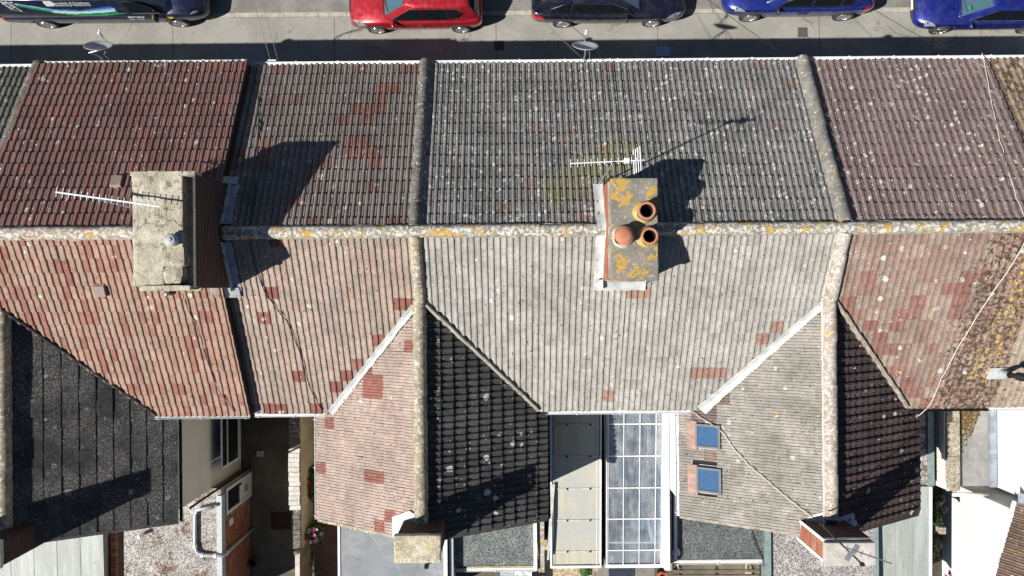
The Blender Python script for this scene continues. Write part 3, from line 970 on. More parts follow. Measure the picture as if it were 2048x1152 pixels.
lay_tiles([(F[0], 'roll', .30, .335, mat['t_h0'], rnd, None)], ROOF[0])
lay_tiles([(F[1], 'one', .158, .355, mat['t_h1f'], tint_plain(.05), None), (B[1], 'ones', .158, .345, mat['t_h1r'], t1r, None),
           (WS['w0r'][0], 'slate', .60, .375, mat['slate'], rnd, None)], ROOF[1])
lay_tiles([(F[2], 'roll', .30, .34, mat['t_h2f'], t2, None), (B[2], 'soft', .30, .34, mat['t_h2r'], t2r, None),
           (WS['w1l'][0], 'soft', .30, .335, mat['t_w1l'], t1l, None)], ROOF[2])
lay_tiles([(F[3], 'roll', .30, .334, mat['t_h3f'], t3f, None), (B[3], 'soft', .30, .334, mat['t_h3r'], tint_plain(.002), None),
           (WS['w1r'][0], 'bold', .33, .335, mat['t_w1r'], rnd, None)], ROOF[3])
lay_tiles([(F[4], 'roll', .30, .334, mat['t_h3f'], t3f, None), (B[4], 'soft', .30, .334, mat['t_h3r'], t4r, None),
           (WS['w2l'][0], 'soft', .30, .335, mat['t_w2l'], t2l, SKY)], ROOF[4])
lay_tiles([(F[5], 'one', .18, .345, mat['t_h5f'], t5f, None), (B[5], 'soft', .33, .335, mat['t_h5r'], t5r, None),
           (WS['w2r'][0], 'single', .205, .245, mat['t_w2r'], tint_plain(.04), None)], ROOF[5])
lay_tiles([(F[6], 'roll', .34, .345, mat['t_h6f'], rnd, None), (B[6], 'soft', .33, .335, mat['t_h6r'], rnd, None)], ROOF[6])

# ridges, copings on the party lines, wing ridges
rz = RZ + .05
ridge_row((XL, RY, rz), (XA0 - .1, RY, rz), .135, mat['ridge_main'], H_[0], mortar=mat['mortar'])
ridge_row((XA0 + .1, RY, rz + .28), (-7.95, RY, rz + .28), .145, mat['ridge_red'], H_[1], mortar=mat['mortar'], L=.55)
ridge_row((X12 + .25, RY, rz), (XA - .12, RY, rz), .14, mat['ridge_main'], H_[2], mortar=mat['mortar'], L=.5)
ridge_row((XA - .12, RY, rz + .006), (2.1, RY, rz + .006), .14, mat['ridge_main'], H_[3], mortar=mat['mortar'], L=.5)
ridge_row((3.3, RY, rz), (XB - .1, RY, rz), .14, mat['ridge_main'], H_[4], mortar=mat['mortar'], L=.5)
ridge_row((XB - .1, RY, rz + .006), (X56, RY, rz + .006), .14, mat['ridge_main'], H_[5], mortar=mat['mortar'], L=.55)
ridge_row((X56, RY, rz + .01), (XR, RY, rz + .01), .14, mat['ridge_main'], H_[6], mortar=mat['mortar'], L=.55)
def cope(x, lift, r, m, parent, y0, y1, name='coping', L=.42, mort=None, z=None, jit=.006, bulge=0.0, dz=0.0):
    zz = lambda y: RZ + dz - SL * abs(RY - y) + lift
    ridge_row((x, y0, zz(y0)), (x, y1, zz(y1)), r, m, parent, L, name, mortar=mort, jit=jit, bulge=bulge)
cope(XA0, .15, .18, mat['cope_dark'], H_[1], RY + .1, FY + .06, L=.9, mort=mat['mortardark'])
cope(XA, .09, .135, mat['cope_dark'], H_[3], RY + .1, FY + .08, L=.62, mort=mat['mortar'])
cope(XB, .09, .165, mat['cope_grey'], H_[5], RY + .1, FY + .06, L=.55, mort=mat['cope_grey'], jit=.012, bulge=.05)
cope(XA0, .13, .15, mat['cope_cream'], H_[1], RY - .1, VY + .02, L=.6, mort=mat['mortar'])
cope(XA, .09, .135, mat['cope_cream'], H_[3], RY - .1, VY + .02, L=.5, mort=mat['mortar'])
cope(XB, .09, .165, mat['cope_pink'], H_[5], RY - .1, VY + .02, L=.5, mort=mat['mortarpale'])
ridge_row((XA0, VY + .05, WZ + .08), (XA0, -5.7, WZ + .08), .17, mat['cope_cream'], H_[1], L=.5, mortar=mat['mortar'], jit=.01)
ridge_row((-2.215, VY + .05, WZ + .07), (-2.215, -5.72, WZ + .07), .15, mat['cope_cream'], H_[3], L=.46, mortar=mat['mortar'])
ridge_row((7.56, VY + .05, WZ + .08), (7.56, -5.55, WZ + .08), .165, mat['cope_pink'], H_[5], L=.52, mortar=mat['mortarpale'])
MB().tube([(7.40 + .008*math.sin(k*1.7), VY + .02 - k*.3, WZ + .055) for k in range(19)], .036, 6).build('mortar_fillet', mat['mortarpale'], H_[4])

# valleys
def vpts(k):
    xr, xe, s = WING[k]; sg = 1 if xe > xr else -1
    return (xr + sg*.12, VY - .10, WZ - .04), (xr + sg*VAL[k], BY, EZ)
a, b = vpts('w1l'); valley_strip(a, b, .15, mat['leadpale'], H_[2], .055, w1=.20)
a, b = vpts('w2l'); valley_strip(a, b, .17, mat['leadpale'], H_[4], .055, w1=.27)
a, b = vpts('w0r'); valley_strip(a, b, .12, mat['lead'], H_[1], -.02)
a, b = vpts('w1r'); valley_strip(a, b, .12, mat['deck'], H_[3], -.02)
a, b = vpts('w2r'); valley_strip(a, b, .12, mat['lead'], H_[5], -.02)
def mortar_edge(k, dz, off, m, parent, r=.05):
    """cut main-roof tiles stand proud over a valley on a bed of mortar"""
    a, b = (Vector(q) for q in vpts(k)); d = (b - a).normalized(); side = d.cross(Vector((0, 0, 1))).normalized()
    sg = 1 if side.y > 0 else -1
    rr = random.Random(4); N = 22
    pts = [a.lerp(b, i/N) + side*sg*(off + rr.uniform(-.012, .012)) + Vector((0, 0, dz + .035 + off*.25 + rr.uniform(-.01, .01))) for i in range(N+1)]
    MB().tube(pts, r, 7).build('mortar_edge', m, parent)
mortar_edge('w0r', .28, .05, mat['deck'], H_[1], .055)
mortar_edge('w1r', .05, .07, mat['mortar'], H_[3], .055)
mortar_edge('w2r', .04, .07, mat['mortar'], H_[5], .06)

# verge step between the maroon house and its lower neighbour
MB().prism([(X12 - .02, FY), (X12 + .045, FY), (X12 + .045, RY), (X12 - .02, RY)], [EZ - .1, EZ - .1, RZ - .1, RZ - .1], [EZ + .275, EZ + .275, RZ + .275, RZ + .275]).prism([(X12 - .02, RY), (X12 + .045, RY), (X12 + .045, BY), (X12 - .02, BY)], [RZ - .1, RZ - .1, EZ - .1, EZ - .1], [RZ + .275, RZ + .275, EZ + .275, EZ + .275]).build('verge', mat['deck'], H_[1])  # the shade on this step face is put in as black colour

# gable verges of the wings
for k, hi, m in (('w0r', 1, 'mortardark'), ('w1l', 2, 'cope_cream'), ('w1r', 3, 'mortardark'), ('w2l', 4, 'mortar'), ('w2r', 5, 'sootbrick')):
    S, ze = WS[k]; xr, xe, s = WING[k]
    verge(S, (xe, WY - .02, ze), (xr + (.25 if xe > xr else -.25), WY - .02, WZ - s*.25), H_[hi], mat[m])

# gutters
ends = [(XL, XA0, 0), (XA0 + .08, X12, 1), (X12 + .02, XA, 2), (XA, X34, 3), (X34, XB, 4), (XB, X56, 5), (X56, XR, 6)]
for a, b, i in ends:
    dz = .20 if i == 1 else 0.0
    gutter((a + .004, FY + .068, EZ - .035 + dz), (b - .004, FY + .068, EZ - .035 + dz), H_[i], mat['upvc'], .055 if i not in (5, 6) else .066, mat['upvc'])
rear = [(XA0 + VAL['w0r'] - .15, X12 - .02, 1, 'greypvc'), (X12 + .04, XA - VAL['w1l'], 2, 'upvc'), (XA + VAL['w1r'], X34, 3, 'upvc'), (X34 + .004, XB - VAL['w2l'], 4, 'upvc'), (XB + VAL['w2r'], X56, 5, 'black'), (X56 + .004, XR, 6, 'upvc')]
for a, b, i, m in rear:
    dz = .18 if i == 1 else 0.0
    gutter((a, BY - .06, EZ - .055 + dz), (b, BY - .06, EZ - .055 + dz), H_[i], mat[m], .05, mat['upvc'], (0, -1, 0))
for k, i, m in (('w0r', 1, 'black'), ('w1l', 2, 'upvc'), ('w1r', 3, 'black'), ('w2l', 4, 'upvc'), ('w2r', 5, 'upvc')):
    xr, xe, s = WING[k]; ze = WS[k][1]; sg = 1 if xe > xr else -1
    gutter((xe + sg*.045, WY - .02, ze - .05), (xe + sg*.045, BY - .13, ze - .05), H_[i], mat[m], .045, mat['upvc'] if k == 'w2r' else None, (sg, 0, 0))

# skylights in the rear wing
S = WS['w2l'][0]
mat['skyglass'] = gloss('skylight_glass', (.05, .12, .24), .015, 0, 0, .5)
for n_, (u0, v0, u1, v1) in enumerate(SKY):
    mb = MB(); t = .055
    M = S.M(0, 0, 0)
    for lo, hi in (((u0, v0, 0), (u0+t, v1, .11)), ((u1-t, v0, 0), (u1, v1, .11)), ((u0+t, v0, 0), (u1-t, v0+t, .108)), ((u0+t, v1-t, 0), (u1-t, v1, .108))):
        mb.box(lo, hi, M=M)
    fr = mb.build('roof_window', plain('window_frame_grey', (.13, .13, .135), None, 4, .6, .08), H_[4])
    MB().box((u0+t, v0+t, .02), (u1-t, v1-t, .085), M=M).build('pane', mat['skyglass'], fr)
    mb = MB()
    mb.box((u0-.05, v0-.05, -.02), (u1+.05, v1+.05, .012), M=M)
    mb.build('flashing', mat['lead'], fr)
    mb = MB(); K = 12
    rr = random.Random(n_)
    q0, q1 = S.uv(S.hit(1376, 840 + 87*n_))[0], S.uv(S.hit(1376, 899 + 87*n_))[0]
    ua, ub = min(q0, q1), max(q0, q1)
    vs = []
    for a in range(K+1):
        for b_ in range(4):
            vs.append(M @ Vector((ua + (ub-ua)*a/K, v0 + .03 - .28*b_/3, .075 - .012*b_ + .016*math.sin(a*2.1) + rr.uniform(-.004, .004))))
    o_ = len(vs); vs += [v - S.n*.015 for v in vs]
    fs = [(a*4+b_, a*4+b_+1, a*4+b_+5, a*4+b_+4) for a in range(K) for b_ in range(3)]
    fs += [tuple(reversed([x+o_ for x in f])) for f in fs]
    fs += [(a*4+3, a*4+3+o_, a*4+7+o_, a*4+7) for a in range(K)]
    mb.add(vs, fs).build('apron', mat['leadpink'], fr)
# ------------------------------------------------------------------ chimneys
def stack(parent, x0, x1, y0, y1, z0, z1, core):
    return MB().box((x0, y0, z0), (x1, y1, z1)).build('chimney', core, parent)
# widest chimney, cracked cream top
ch1 = stack(H_[1], -7.86, -6.585, .07, 2.44, 6.4, 8.38, mat['mortardark'])
bricks_on(ch1, (-6.585, .07, 6.7), (0, 1, 0), (0, 0, 1), 2.37, 2.04, mat['sootbrick'], False, seed=3)
bricks_on(ch1, (-7.86, .07, 6.7), (1, 0, 0), (0, 0, 1), 1.23, 1.74, mat['sootbrick'], False, seed=4)
bricks_on(ch1, (-6.585, 2.44, 6.7), (-1, 0, 0), (0, 0, 1), 1.27, 1.74, mat['sootbrick'], False, seed=5)
cap = rough_block(-7.94, -6.62, 0, 2.52, 8.36, 8.455, mat['cap1'], ch1, 'chimney_cap', 1, .008, .02)
rough_block(-7.93, -7.28, .10, 2.42, 8.40, 8.735, mat['cap1'], ch1, 'flaunching', 2, .030, .04, 12)
rough_block(-7.34, -6.86, .90, 2.42, 8.40, 8.755, mat['cap1'], ch1, 'flaunching', 3, .014, .03, 9)
rough_block(-7.34, -6.84, .50, .97, 8.40, 8.748, mat['cap1'], ch1, 'flaunching', 4, .035, .10, 8)
rough_block(-7.40, -6.88, .12, .56, 8.40, 8.725, mat['cap1'], ch1, 'flaunching', 5, .045, .14, 8)
rough_block(-7.93, -6.585, 2.40, 2.50, 8.44, 8.80, mat['cap1'], ch1, 'upstand', 6, .010, .02)
rough_block(-7.72, -6.70, .02, .115, 8.44, 8.79, mat['cap1'], ch1, 'upstand', 7, .010, .02)
rough_block(-6.645, -6.588, .08, 2.44, 8.36, 8.76, mat['mortardark'], ch1, 'upstand', 8, .006, .015)
p = at(343, 480, 8.86)
MB().lathe([(.0, .0), (.12, .0), (.12, .14), (.135, .16), (.135, .20), (.10, .235), (.045, .245), (.045, .265), (0, .27)], 20, Matrix.Translation((p.x, p.y, 8.72))).build('flue_terminal', plain('dull_zinc', (.42, .44, .46), None, 9, .6, .1), ch1, False)
mb = MB()
for S, y0, y1 in ((F[2], 1.52, 2.52), (B[2], -.02, 1.10)):
    N = 7; vs = []
    for i in range(N + 1):
        y = y0 + (y1 - y0)*i/N
        for x, l in ((-6.575, .24), (-6.55, .085), (-6.38, .060)):
            q = Vector((x + .012*math.sin(i*2.3), y, 0)); z = RZ - SL*abs(RY - y)
            vs.append((q.x, q.y, z + l))
    mb.add(vs, [(i*3+k, i*3+k+1, i*3+k+4, i*3+k+3) for i in range(N) for k in range(2)])
mb.slab([(-7.0, 2.5, RZ - SL*1.19 + .34), (-6.42, 2.5, RZ - SL*1.19 + .09), (-6.42, 2.68, RZ - SL*1.37 + .09), (-7.0, 2.68, RZ - SL*1.37 + .34)], (0, .4, .9), .02)
mb.build('flashing', mat['lead'], ch1)
MB().slab([(-7.0, -.17, RZ - SL*1.48 + .35), (-6.42, -.17, RZ - SL*1.48 + .09), (-6.42, .06, RZ - SL*1.25 + .10), (-7.0, .06, RZ - SL*1.25 + .35)], (0, -.4, .9), .02).build('flashing', mat['leadpale'], ch1)
# three pot chimney
ch2 = stack(H_[4], 2.13, 3.13, .17, 2.32, 6.4, 7.92, mat['mortar'])
bricks_on(ch2, (2.13, 2.32, 6.7), (0, -1, 0), (0, 0, 1), 2.15, 1.2, mat['brick'], False, seed=8)
bricks_on(ch2, (2.13, .17, 6.7), (1, 0, 0), (0, 0, 1), 1.0, 1.2, mat['brick'], False, seed=9)
rough_block(2.17, 3.19, .12, 2.37, 7.90, 8.09, mat['cap2'], ch2, 'chimney_cap', 11, .008, .018, 12)
def pot(parent, u, v, z0, z1, r, open_=True, collar=mat['potmortar'], cr=.26):
    c = at(u, v, z1); T = Matrix.Translation((c.x, c.y, 0))
    if open_:
        prof = [(r*.86, z0), (r*.84, z1-.12), (r*1.0, z1-.09), (r*1.02, z1-.02), (r*.97, z1), (r*.74, z1), (r*.72, z1-.05), (r*.72, z0 + .05)]
        o = MB().lathe(prof, 28, T).build('chimney_pot', mat['terra'], parent, True)
        MB().lathe([(r*.715, z1-.03), (r*.71, z0 + .06), (0.001, z0 + .05)], 24, T).build('pot_flue', mat['soot'], parent, True)
    else:
        prof = [(r*.8, z0), (r*.8, z1-.14), (r*1.0, z1-.12), (r*1.04, z1-.05), (r*.99, z1-.01), (r*.80, z1), (r*.78, z1+.012), (r*.3, z1+.025), (.001, z1+.026)]
        MB().lathe(prof, 28, T).build('chimney_pot', mat['terra'], parent, True)
    bm = bmesh.new()
    bmesh.ops.create_cone(bm, cap_ends=True, segments=22, radius1=cr, radius2=r*.98, depth=.20)
    bmesh.ops.delete(bm, geom=[f_ for f_ in bm.faces if len(f_.verts) > 4], context='FACES_ONLY')
    bmesh.ops.subdivide_edges(bm, edges=bm.edges[:], cuts=2, use_grid_fill=True)
    for w_ in bm.verts:
        w_.co += Vector((c.x, c.y, z0 + .09))
        w_.co += Vector((mnoise.noise(w_.co*5), mnoise.noise(w_.co*5 + Vector((9, 0, 0))), mnoise.noise(w_.co*6)))*.03
    me = bpy.data.meshes.new('collar'); bm.to_mesh(me); bm.free(); me.materials.append(collar)
    link('mortar_collar', me, parent)
pot(ch2, 1294, 421, 8.06, 8.44, .195)
pot(ch2, 1300, 472, 8.06, 8.42, .185)
pot(ch2, 1250, 471, 8.06, 8.46, .20, False, mat['potmortarpale'])
mb = MB()
for y0, y1, sg in ((RY, 2.42, 1), (-.05, RY, -1)):
    N = 6; vs = []
    for i in range(N + 1):
        y = y0 + (y1-y0)*i/N
        for x, l in ((1.92, .075), (2.02, .07), (2.10, .09), (2.125, .24)):
            vs.append((x + .012*math.sin(i*1.9+x*7), y, RZ - SL*abs(RY-y) + l + (.10 if abs(y-RY) < .2 else 0)))
    mb.add(vs, [(i*4+k, i*4+k+1, i*4+k+5, i*4+k+4) for i in range(N) for k in range(3)])
N = 8; vs = []
for i in range(N + 1):
    x = 1.96 + (3.15-1.96)*i/N
    for y, l in ((.17, .26), (.14, .10), (.02, .075), (-.08, .07)):
        vs.append((x, y + .014*math.sin(i*2.2), RZ - SL*abs(RY-y) + l))
mb.add(vs, [(i*4+k+1, i*4+k, i*4+k+4, i*4+k+5) for i in range(N) for k in range(3)])
mb.build('flashing', mat['leadpale'], ch2, True)
mb = MB(); vs = []
for i in range(7):
    y = .1 + 1.1*i/6
    vs += [(3.14, y, RZ - SL*abs(RY-y) + .2), (3.24, y, RZ - SL*abs(RY-y) + .075)]
mb.add(vs, [(i*2, i*2+1, i*2+3, i*2+2) for i in range(6)]).build('flashing', mat['lead'], ch2)

# rear wing chimneys
ch3 = stack(H_[3], -2.66, -1.70, -6.14, -5.60, 4.6, 7.34, mat['mortardark'])
bricks_on(ch3, (-1.70, -5.60, 6.2), (-1, 0, 0), (0, 0, 1), .96, 1.12, mat['sootbrick'], True, seed=21)
bricks_on(ch3, (-1.70, -6.14, 6.2), (0, 1, 0), (0, 0, 1), .54, 1.12, mat['sootbrick'], False, seed=22)
rough_block(-2.72, -1.66, -6.20, -5.57, 7.32, 7.50, mat['cap3'], ch3, 'chimney_cap', 31, .014, .04)
S = WS['w1l'][0]
mb = MB(); mb.slab([S.hit(a, b) + S.n*.075 for a, b in ((788, 1032), (822, 1020), (838, 1030), (830, 1047), (806, 1052), (800, 1072), (788, 1072))], S.n, .03)
mb.build('flashing', mat['leadpale'], ch3)
ch4 = stack(H_[5], 6.97, 8.02, -6.22, -5.70, 4.6, 7.60, mat['mortarpale'])
bricks_on(ch4, (6.97, -5.70, 6.15), (0, -1, 0), (0, 0, 1), .52, 1.42, mat['brick'], True, hole=lambda a, b, z: False, seed=23)
bricks_on(ch4, (8.02, -5.70, 6.15), (-1, 0, 0), (0, 0, 1), 1.05, 1.42, mat['sootbrick'], True, seed=24)
mb = MB()
for y in (-5.745, -6.215): mb.box((6.952, y - .035, 6.0), (6.985, y + .045, 7.6))
mb.build('quoin', mat['white'], ch4)
rough_block(6.93, 8.06, -6.26, -5.75, 7.59, 7.71, mat['cap4'], ch4, 'chimney_cap', 41, .006, .015)
S = WS['w2l'][0]
mb = MB(); mb.slab([S.hit(a, b) + S.n*.06 for a, b in ((1601, 1046), (1622, 1030), (1650, 1022), (1652, 1040), (1640, 1096), (1606, 1088))], S.n, .03)
mb.build('flashing', mat['mortarpale'], ch4)
S = WS['w2r'][0]
mb = MB(); mb.slab([S.hit(a, b) + S.n*.07 for a, b in ((1672, 1034), (1702, 1024), (1708, 1040), (1712, 1052), (1672, 1060))], S.n, .03)
mb.build('flashing', mat['lead'], ch4)
ch5 = stack(H_[1], -12.75, -11.62, -6.2, -5.62, 4.6, 7.42, mat['mortardark'])
bricks_on(ch5, (-11.62, -6.2, 6.0), (0, 1, 0), (0, 0, 1), .58, 1.40, mat['sootbrick'], True, seed=25)
bricks_on(ch5, (-11.62, -5.62, 6.0), (-1, 0, 0), (0, 0, 1), 1.2, 1.40, mat['sootbrick'], False, seed=26)
rough_block(-12.8, -11.60, -6.24, -5.6, 7.40, 7.52, mat['cap4'], ch5, 'chimney_cap', 51, .008, .02)

# tile vents, soil vents, boiler flue (parts of their houses)
mat['vent'] = plain('brown_vent_plastic', (.30, .21, .19), None, 5, .5, .06)
def tile_vent(S, u, v, parent, w=.27, l=.32, lift=.13):
    a, b = S.uv(S.hit(u, v)); mb = MB()
    pr = [(-w/2, -l*.45, .03), (w/2, -l*.45, .03), (w/2, l*.55, .03), (-w/2, l*.55, .03), (-w/2*.92, -l*.40, lift), (w/2*.92, -l*.40, lift), (w/2*.9, l*.4, lift*.8), (-w/2*.9, l*.4, lift*.8)]
    M = S.M(a, b, 0)
    mb.add([M @ Vector(q) for q in pr], [(0,3,2,1),(4,5,6,7),(0,1,5,4),(1,2,6,5),(2,3,7,6),(3,0,4,7)])
    mb.build('tile_vent', mat['vent'], parent)
tile_vent(F[1], 236, 366, H_[1]); tile_vent(B[1], 203, 579, H_[1])
c = B[1].hit(340, 588)
MB().lathe([(.05, 0), (.05, .16), (.062, .17), (.062, .2), (0.001, .21)], 14, Matrix.Translation(c)).build('soil_vent', mat['alu'], H_[1], True)
S = B[5]
a, b = S.uv(S.hit(1996, 745)); M = S.M(a, b, 0)
mb = MB(); mb.box((-.28, -.17, .03), (.2, .17, .055), M=M)
sl_ = mb.build('flue_slate', mat['leadpale'], H_[5])
c = S.P(a + .05, b, .04)
mb = MB(); mb.lathe([(.13, -.05), (.12, .12), (.085, .2), (.085, .34)], 18, Matrix.Translation(c)); mb.build('flue_collar', mat['greypvc'], H_[5], True)
mb = MB(); mb.lathe([(.065, .3), (.065, .62), (.10, .63), (.105, .66), (.07, .675), (.07, .70), (.105, .71), (.105, .75), (.07, .765), (.07, .78), (.10, .79), (.10, .83), (.03, .87), (.03, .93), (0.001, .94)], 18, Matrix.Translation(c))
mb.build('boiler_flue', mat['black'], H_[5], True)

# ------------------------------------------------------------------ cables that lie over the roofs
def cable(name, label, pts, r, m, cat='cable', group='cables over the roofs', lift=.05):
    """pts: (slope, u, v) seen pixels on that slope, or plain points"""
    P3 = []
    for q in pts:
        if isinstance(q, Vector): P3.append(q)
        else: P3.append(q[0].hit(q[1], q[2]) + q[0].n*lift)
    Q = []
    rr = random.Random(len(pts))
    for i in range(len(P3)-1):
        for k in range(4):
            Q.append(P3[i].lerp(P3[i+1], k/4) + (Vector((rr.gauss(0, .008), rr.gauss(0, .008), rr.uniform(0, .015))) if k else Vector()))
    Q.append(P3[-1])
    o = MB().tube(Q, r, 6).build(name, m, None, True)
    return tag(o, label, cat, group)
mat['cableblack'] = gloss('black_cable', (.03, .028, .026), .5)
mat['cablegrey'] = gloss('grey_cable', (.20, .19, .17), .5)
mat['cablewhite'] = gloss('white_cable', (.66, .63, .57), .5)
cable('roof_cable', 'black cable over the mottled grey brown roof, crossing the big chimney shadow', [at(507, 122, 5.0), (F[2], 508, 140), (F[2], 517, 190), (F[2], 520, 240), (F[2], 514, 330), (F[2], 506, 420), (F[2], 500, 455), at(498, 466, 7.56), (B[2], 503, 490), (B[2], 514, 540), (B[2], 535, 590), (B[2], 575, 640), (B[2], 600, 700), (B[2], 620, 770), (B[2], 645, 818)], .011, mat['cableblack'])
cable('roof_cable', 'thin pale cable hanging down the salmon roof below the cream topped chimney', [(B[1], 366, 586), (B[1], 376, 615), (B[1], 395, 650), (B[1], 410, 700), (B[1], 424, 745), (B[1], 440, 780), (B[1], 470, 822)], .011, mat['cablegrey'])
cable('roof_cable', 'long white cable curving across the purple brown roof at the right', [at(1964, 106, 5.02), (F[5], 1966, 125), (F[5], 1976, 185), (F[5], 1990, 250), (F[5], 2006, 320), (F[5], 2030, 400), (F[5], 2047, 436), at(2056, 452, 7.58), (B[5], 2048, 480), (B[5], 2010, 545), (B[5], 1965, 610), (B[5], 1915, 690), (B[5], 1880, 755), (B[5], 1862, 800), at(1853, 818, 5.0), at(1836, 832, 4.75)], .011, mat['cablewhite'])
S = WS['w2l'][0]
cable('roof_cable', 'white cable crossing the skylight wing to the red brick chimney', [at(1383, 822, 5.0), (S, 1402, 834), (S, 1440, 856), (S, 1452, 872), (S, 1470, 898), (S, 1500, 930), (S, 1540, 964), (S, 1590, 1006), (S, 1640, 1044), at(1648, 1052, 7.0)], .010, mat['cablewhite'], lift=.09)

# ------------------------------------------------------------------ aerials and dishes
def yagi(label, a, b, el, n, mast, half, group, refl=None, mastcol='galv', blades=False, double=None, boomr=.015, rodr=.009, am='alu'):
    """a, b: ends of the boom; el: direction of the rods; mast: polyline"""
    a, b, el = Vector(a), Vector(b), Vector(el).normalized()
    t = thing('tv_aerial', label, 'aerial', mast[0], group)
    MB().tube([a, b], boomr, 6).build('boom', mat[am], t)
    mb = MB(); d = (b - a)
    for i in range(n):
        f = (i + .12) / n
        c = a + d*f; h = half*(1 - .25*math.sin(f*3))
        mb.tube([c - el*h, c + el*h], rodr, 5)
    mb.build('rods', mat[am], t)
    MB().tube(mast, .019, 8).build('mast', mat[mastcol], t)
    c = Vector(mast[-1])
    MB().box((-.035, -.03, -.06), (.035, .03, .03), M=Matrix.Translation(c)).build('clamp', mat['black'], t)
    if double:
        MB().tube([a.lerp(b, double[0]) + Vector((0, 0, -.06)), a.lerp(b, double[1]) + Vector((0, 0, -.05))], .014, 6).build('boom_support', mat['alu'], t)
    if refl:
        mb = MB(); up = Vector((0, 0, 1))
        for k in range(4):
            c = a.lerp(b, refl[0]) + up*(-.21 + .14*k) + (b-a).normalized()*(.02*k)
            mb.tube([c - el*refl[1], c + el*refl[1]], .011, 5)
        c = a.lerp(b, refl[0])
        mb.tube([c - up*.24, c + up*.24], .012, 5)
        mb.build('reflector', mat['upvc'], t)
        c = a.lerp(b, refl[0] - .12)
        MB().box((-.05, -.045, -.05), (.05, .045, .04), M=Matrix.Translation(c)).build('dipole_box', mat['upvc'], t)
    return t
e1 = at(112, 384, 9.1); e2 = at(320, 413, 9.1)
dirb = (e2 - e1).normalized(); el = Vector((0, 0, 1)).cross(dirb)
yagi('long white aerial with many short rods over the maroon roof', e1, e2, el, 17, [(-7.93, 1.75, 8.0), (-8.1, 1.78, 8.5), at(175, 392, 8.95), at(163, 389, 9.06)], .105, 'television aerials on the chimneys', double=(.25, .62), boomr=.019, rodr=.009, am='upvc')
e1 = at(1140, 327, 9.62); e2 = at(1289, 320, 9.62)
el = Vector((0, 0, 1)).cross((e2 - e1).normalized())
mt = at(1228, 323, 9.6)
yagi('silver aerial with tall reflector rods on a vertical mast at the three pot chimney', e1, e2, el, 11, [(mt.x + .02, mt.y - .06, 7.0), (mt.x, mt.y, 9.6)], .085, 'television aerials on the chimneys', refl=(.88, .24), double=(.52, .75), am='upvc', boomr=.012, rodr=.007)
b0 = at(1640, 1047, 7.1); b1 = at(1725, 1129, 9.35)
e1 = at(1692, 1095, 8.95); e2 = at(1783, 1127, 8.95)
el = Vector((0, 0, 1)).cross((e2 - e1).normalized())
t = yagi('thin aerial with two flat blades on a black mast above the red brick chimney', e1, e2, el, 6, [b0, (b0 + b1)/2, b1], .09, 'television aerials on the chimneys', mastcol='cableblack')
for u, v in ((1698, 1112), (1711, 1098)):
    MB().box((-.055, -.10, -.006), (.055, .10, .006), M=Matrix.Translation(at(u, v, 8.95)) @ Matrix.Rotation(math.radians(-32), 4, 'Z')).build('blade', mat['galv'], t)

mat['dish'] = gloss('grey_dish_paint', (.36, .38, .40), .45)
def dish(label, c, n, base, r=.31):
    c, n = Vector(c), Vector(n).normalized()
    t = thing('satellite_dish', label, 'satellite dish', base, 'satellite dishes on the front eaves')
    q = n.to_track_quat('Z', 'Y').to_matrix().to_4x4()
    M = Matrix.Translation(c) @ q @ Matrix.Diagonal((1.05, 1, 1, 1))
    pr = [(.001, 0)] + [(r*k/7, .085*(k/7)**2) for k in range(1, 8)] + [(r*1.025, .083), (r*1.02, .07), (r*.6, .013), (.06, -.012), (.001, -.012)]
    MB().lathe(pr, 30, M).build('reflector', mat['dish'], t, True)
    lo = M @ Vector((0, -r*.98, .06)); lnb = M @ Vector((0, -r*.6, .36))
    if lo.z > (M @ Vector((0, r, .06))).z:
        lo = M @ Vector((0, r*.98, .06)); lnb = M @ Vector((0, r*.6, .36))
    MB().tube([lo, lo.lerp(lnb, .6), lnb], .014, 6).build('arm', mat['galv'], t)
    d = (c + n*.1 - lnb).normalized()
    mb = MB(); mb.tube([lnb - d*.05, lnb + d*.03, lnb + d*.035, lnb + d*.07], .03, 10, rads=[.022, .026, .036, .034])
    mb.build('receiver', mat['upvc'], t)
    back = c - n*.04
    MB().tube([Vector(base), Vector(base) + Vector((0, .06, .16)), Vector((base[0], back.y - .05, back.z - .04)), back], .019, 8).build('bracket', mat['galv'], t)
    MB().tube([Vector(base) + Vector((.16, .02, -.02)), Vector(base) + Vector((.12, .1, .2)), Vector((c.x + .12, back.y - .02, back.z - .05))], .010, 6).build('stay', mat['galv'], t)
    pr = [lnb, lnb.lerp(Vector((base[0] + .35, base[1] + .2, base[2] + .1)), .5) - Vector((0, 0, .08)), Vector((base[0] + .5, base[1] - .02, base[2]))]
    MB().tube(pr, .006, 5).build('lead_wire', mat['cableblack'], t)
dish('grey satellite dish at the left, on the gutter of the maroon roof', at(198, 97, 5.75), (.10, .80, .62), tuple(at(207, 122, 5.05)))
dish('pale grey satellite dish above the middle of the plain grey roof', at(1170, 97, 5.45), (.05, .80, .60), tuple(at(1168, 121, 5.0)))

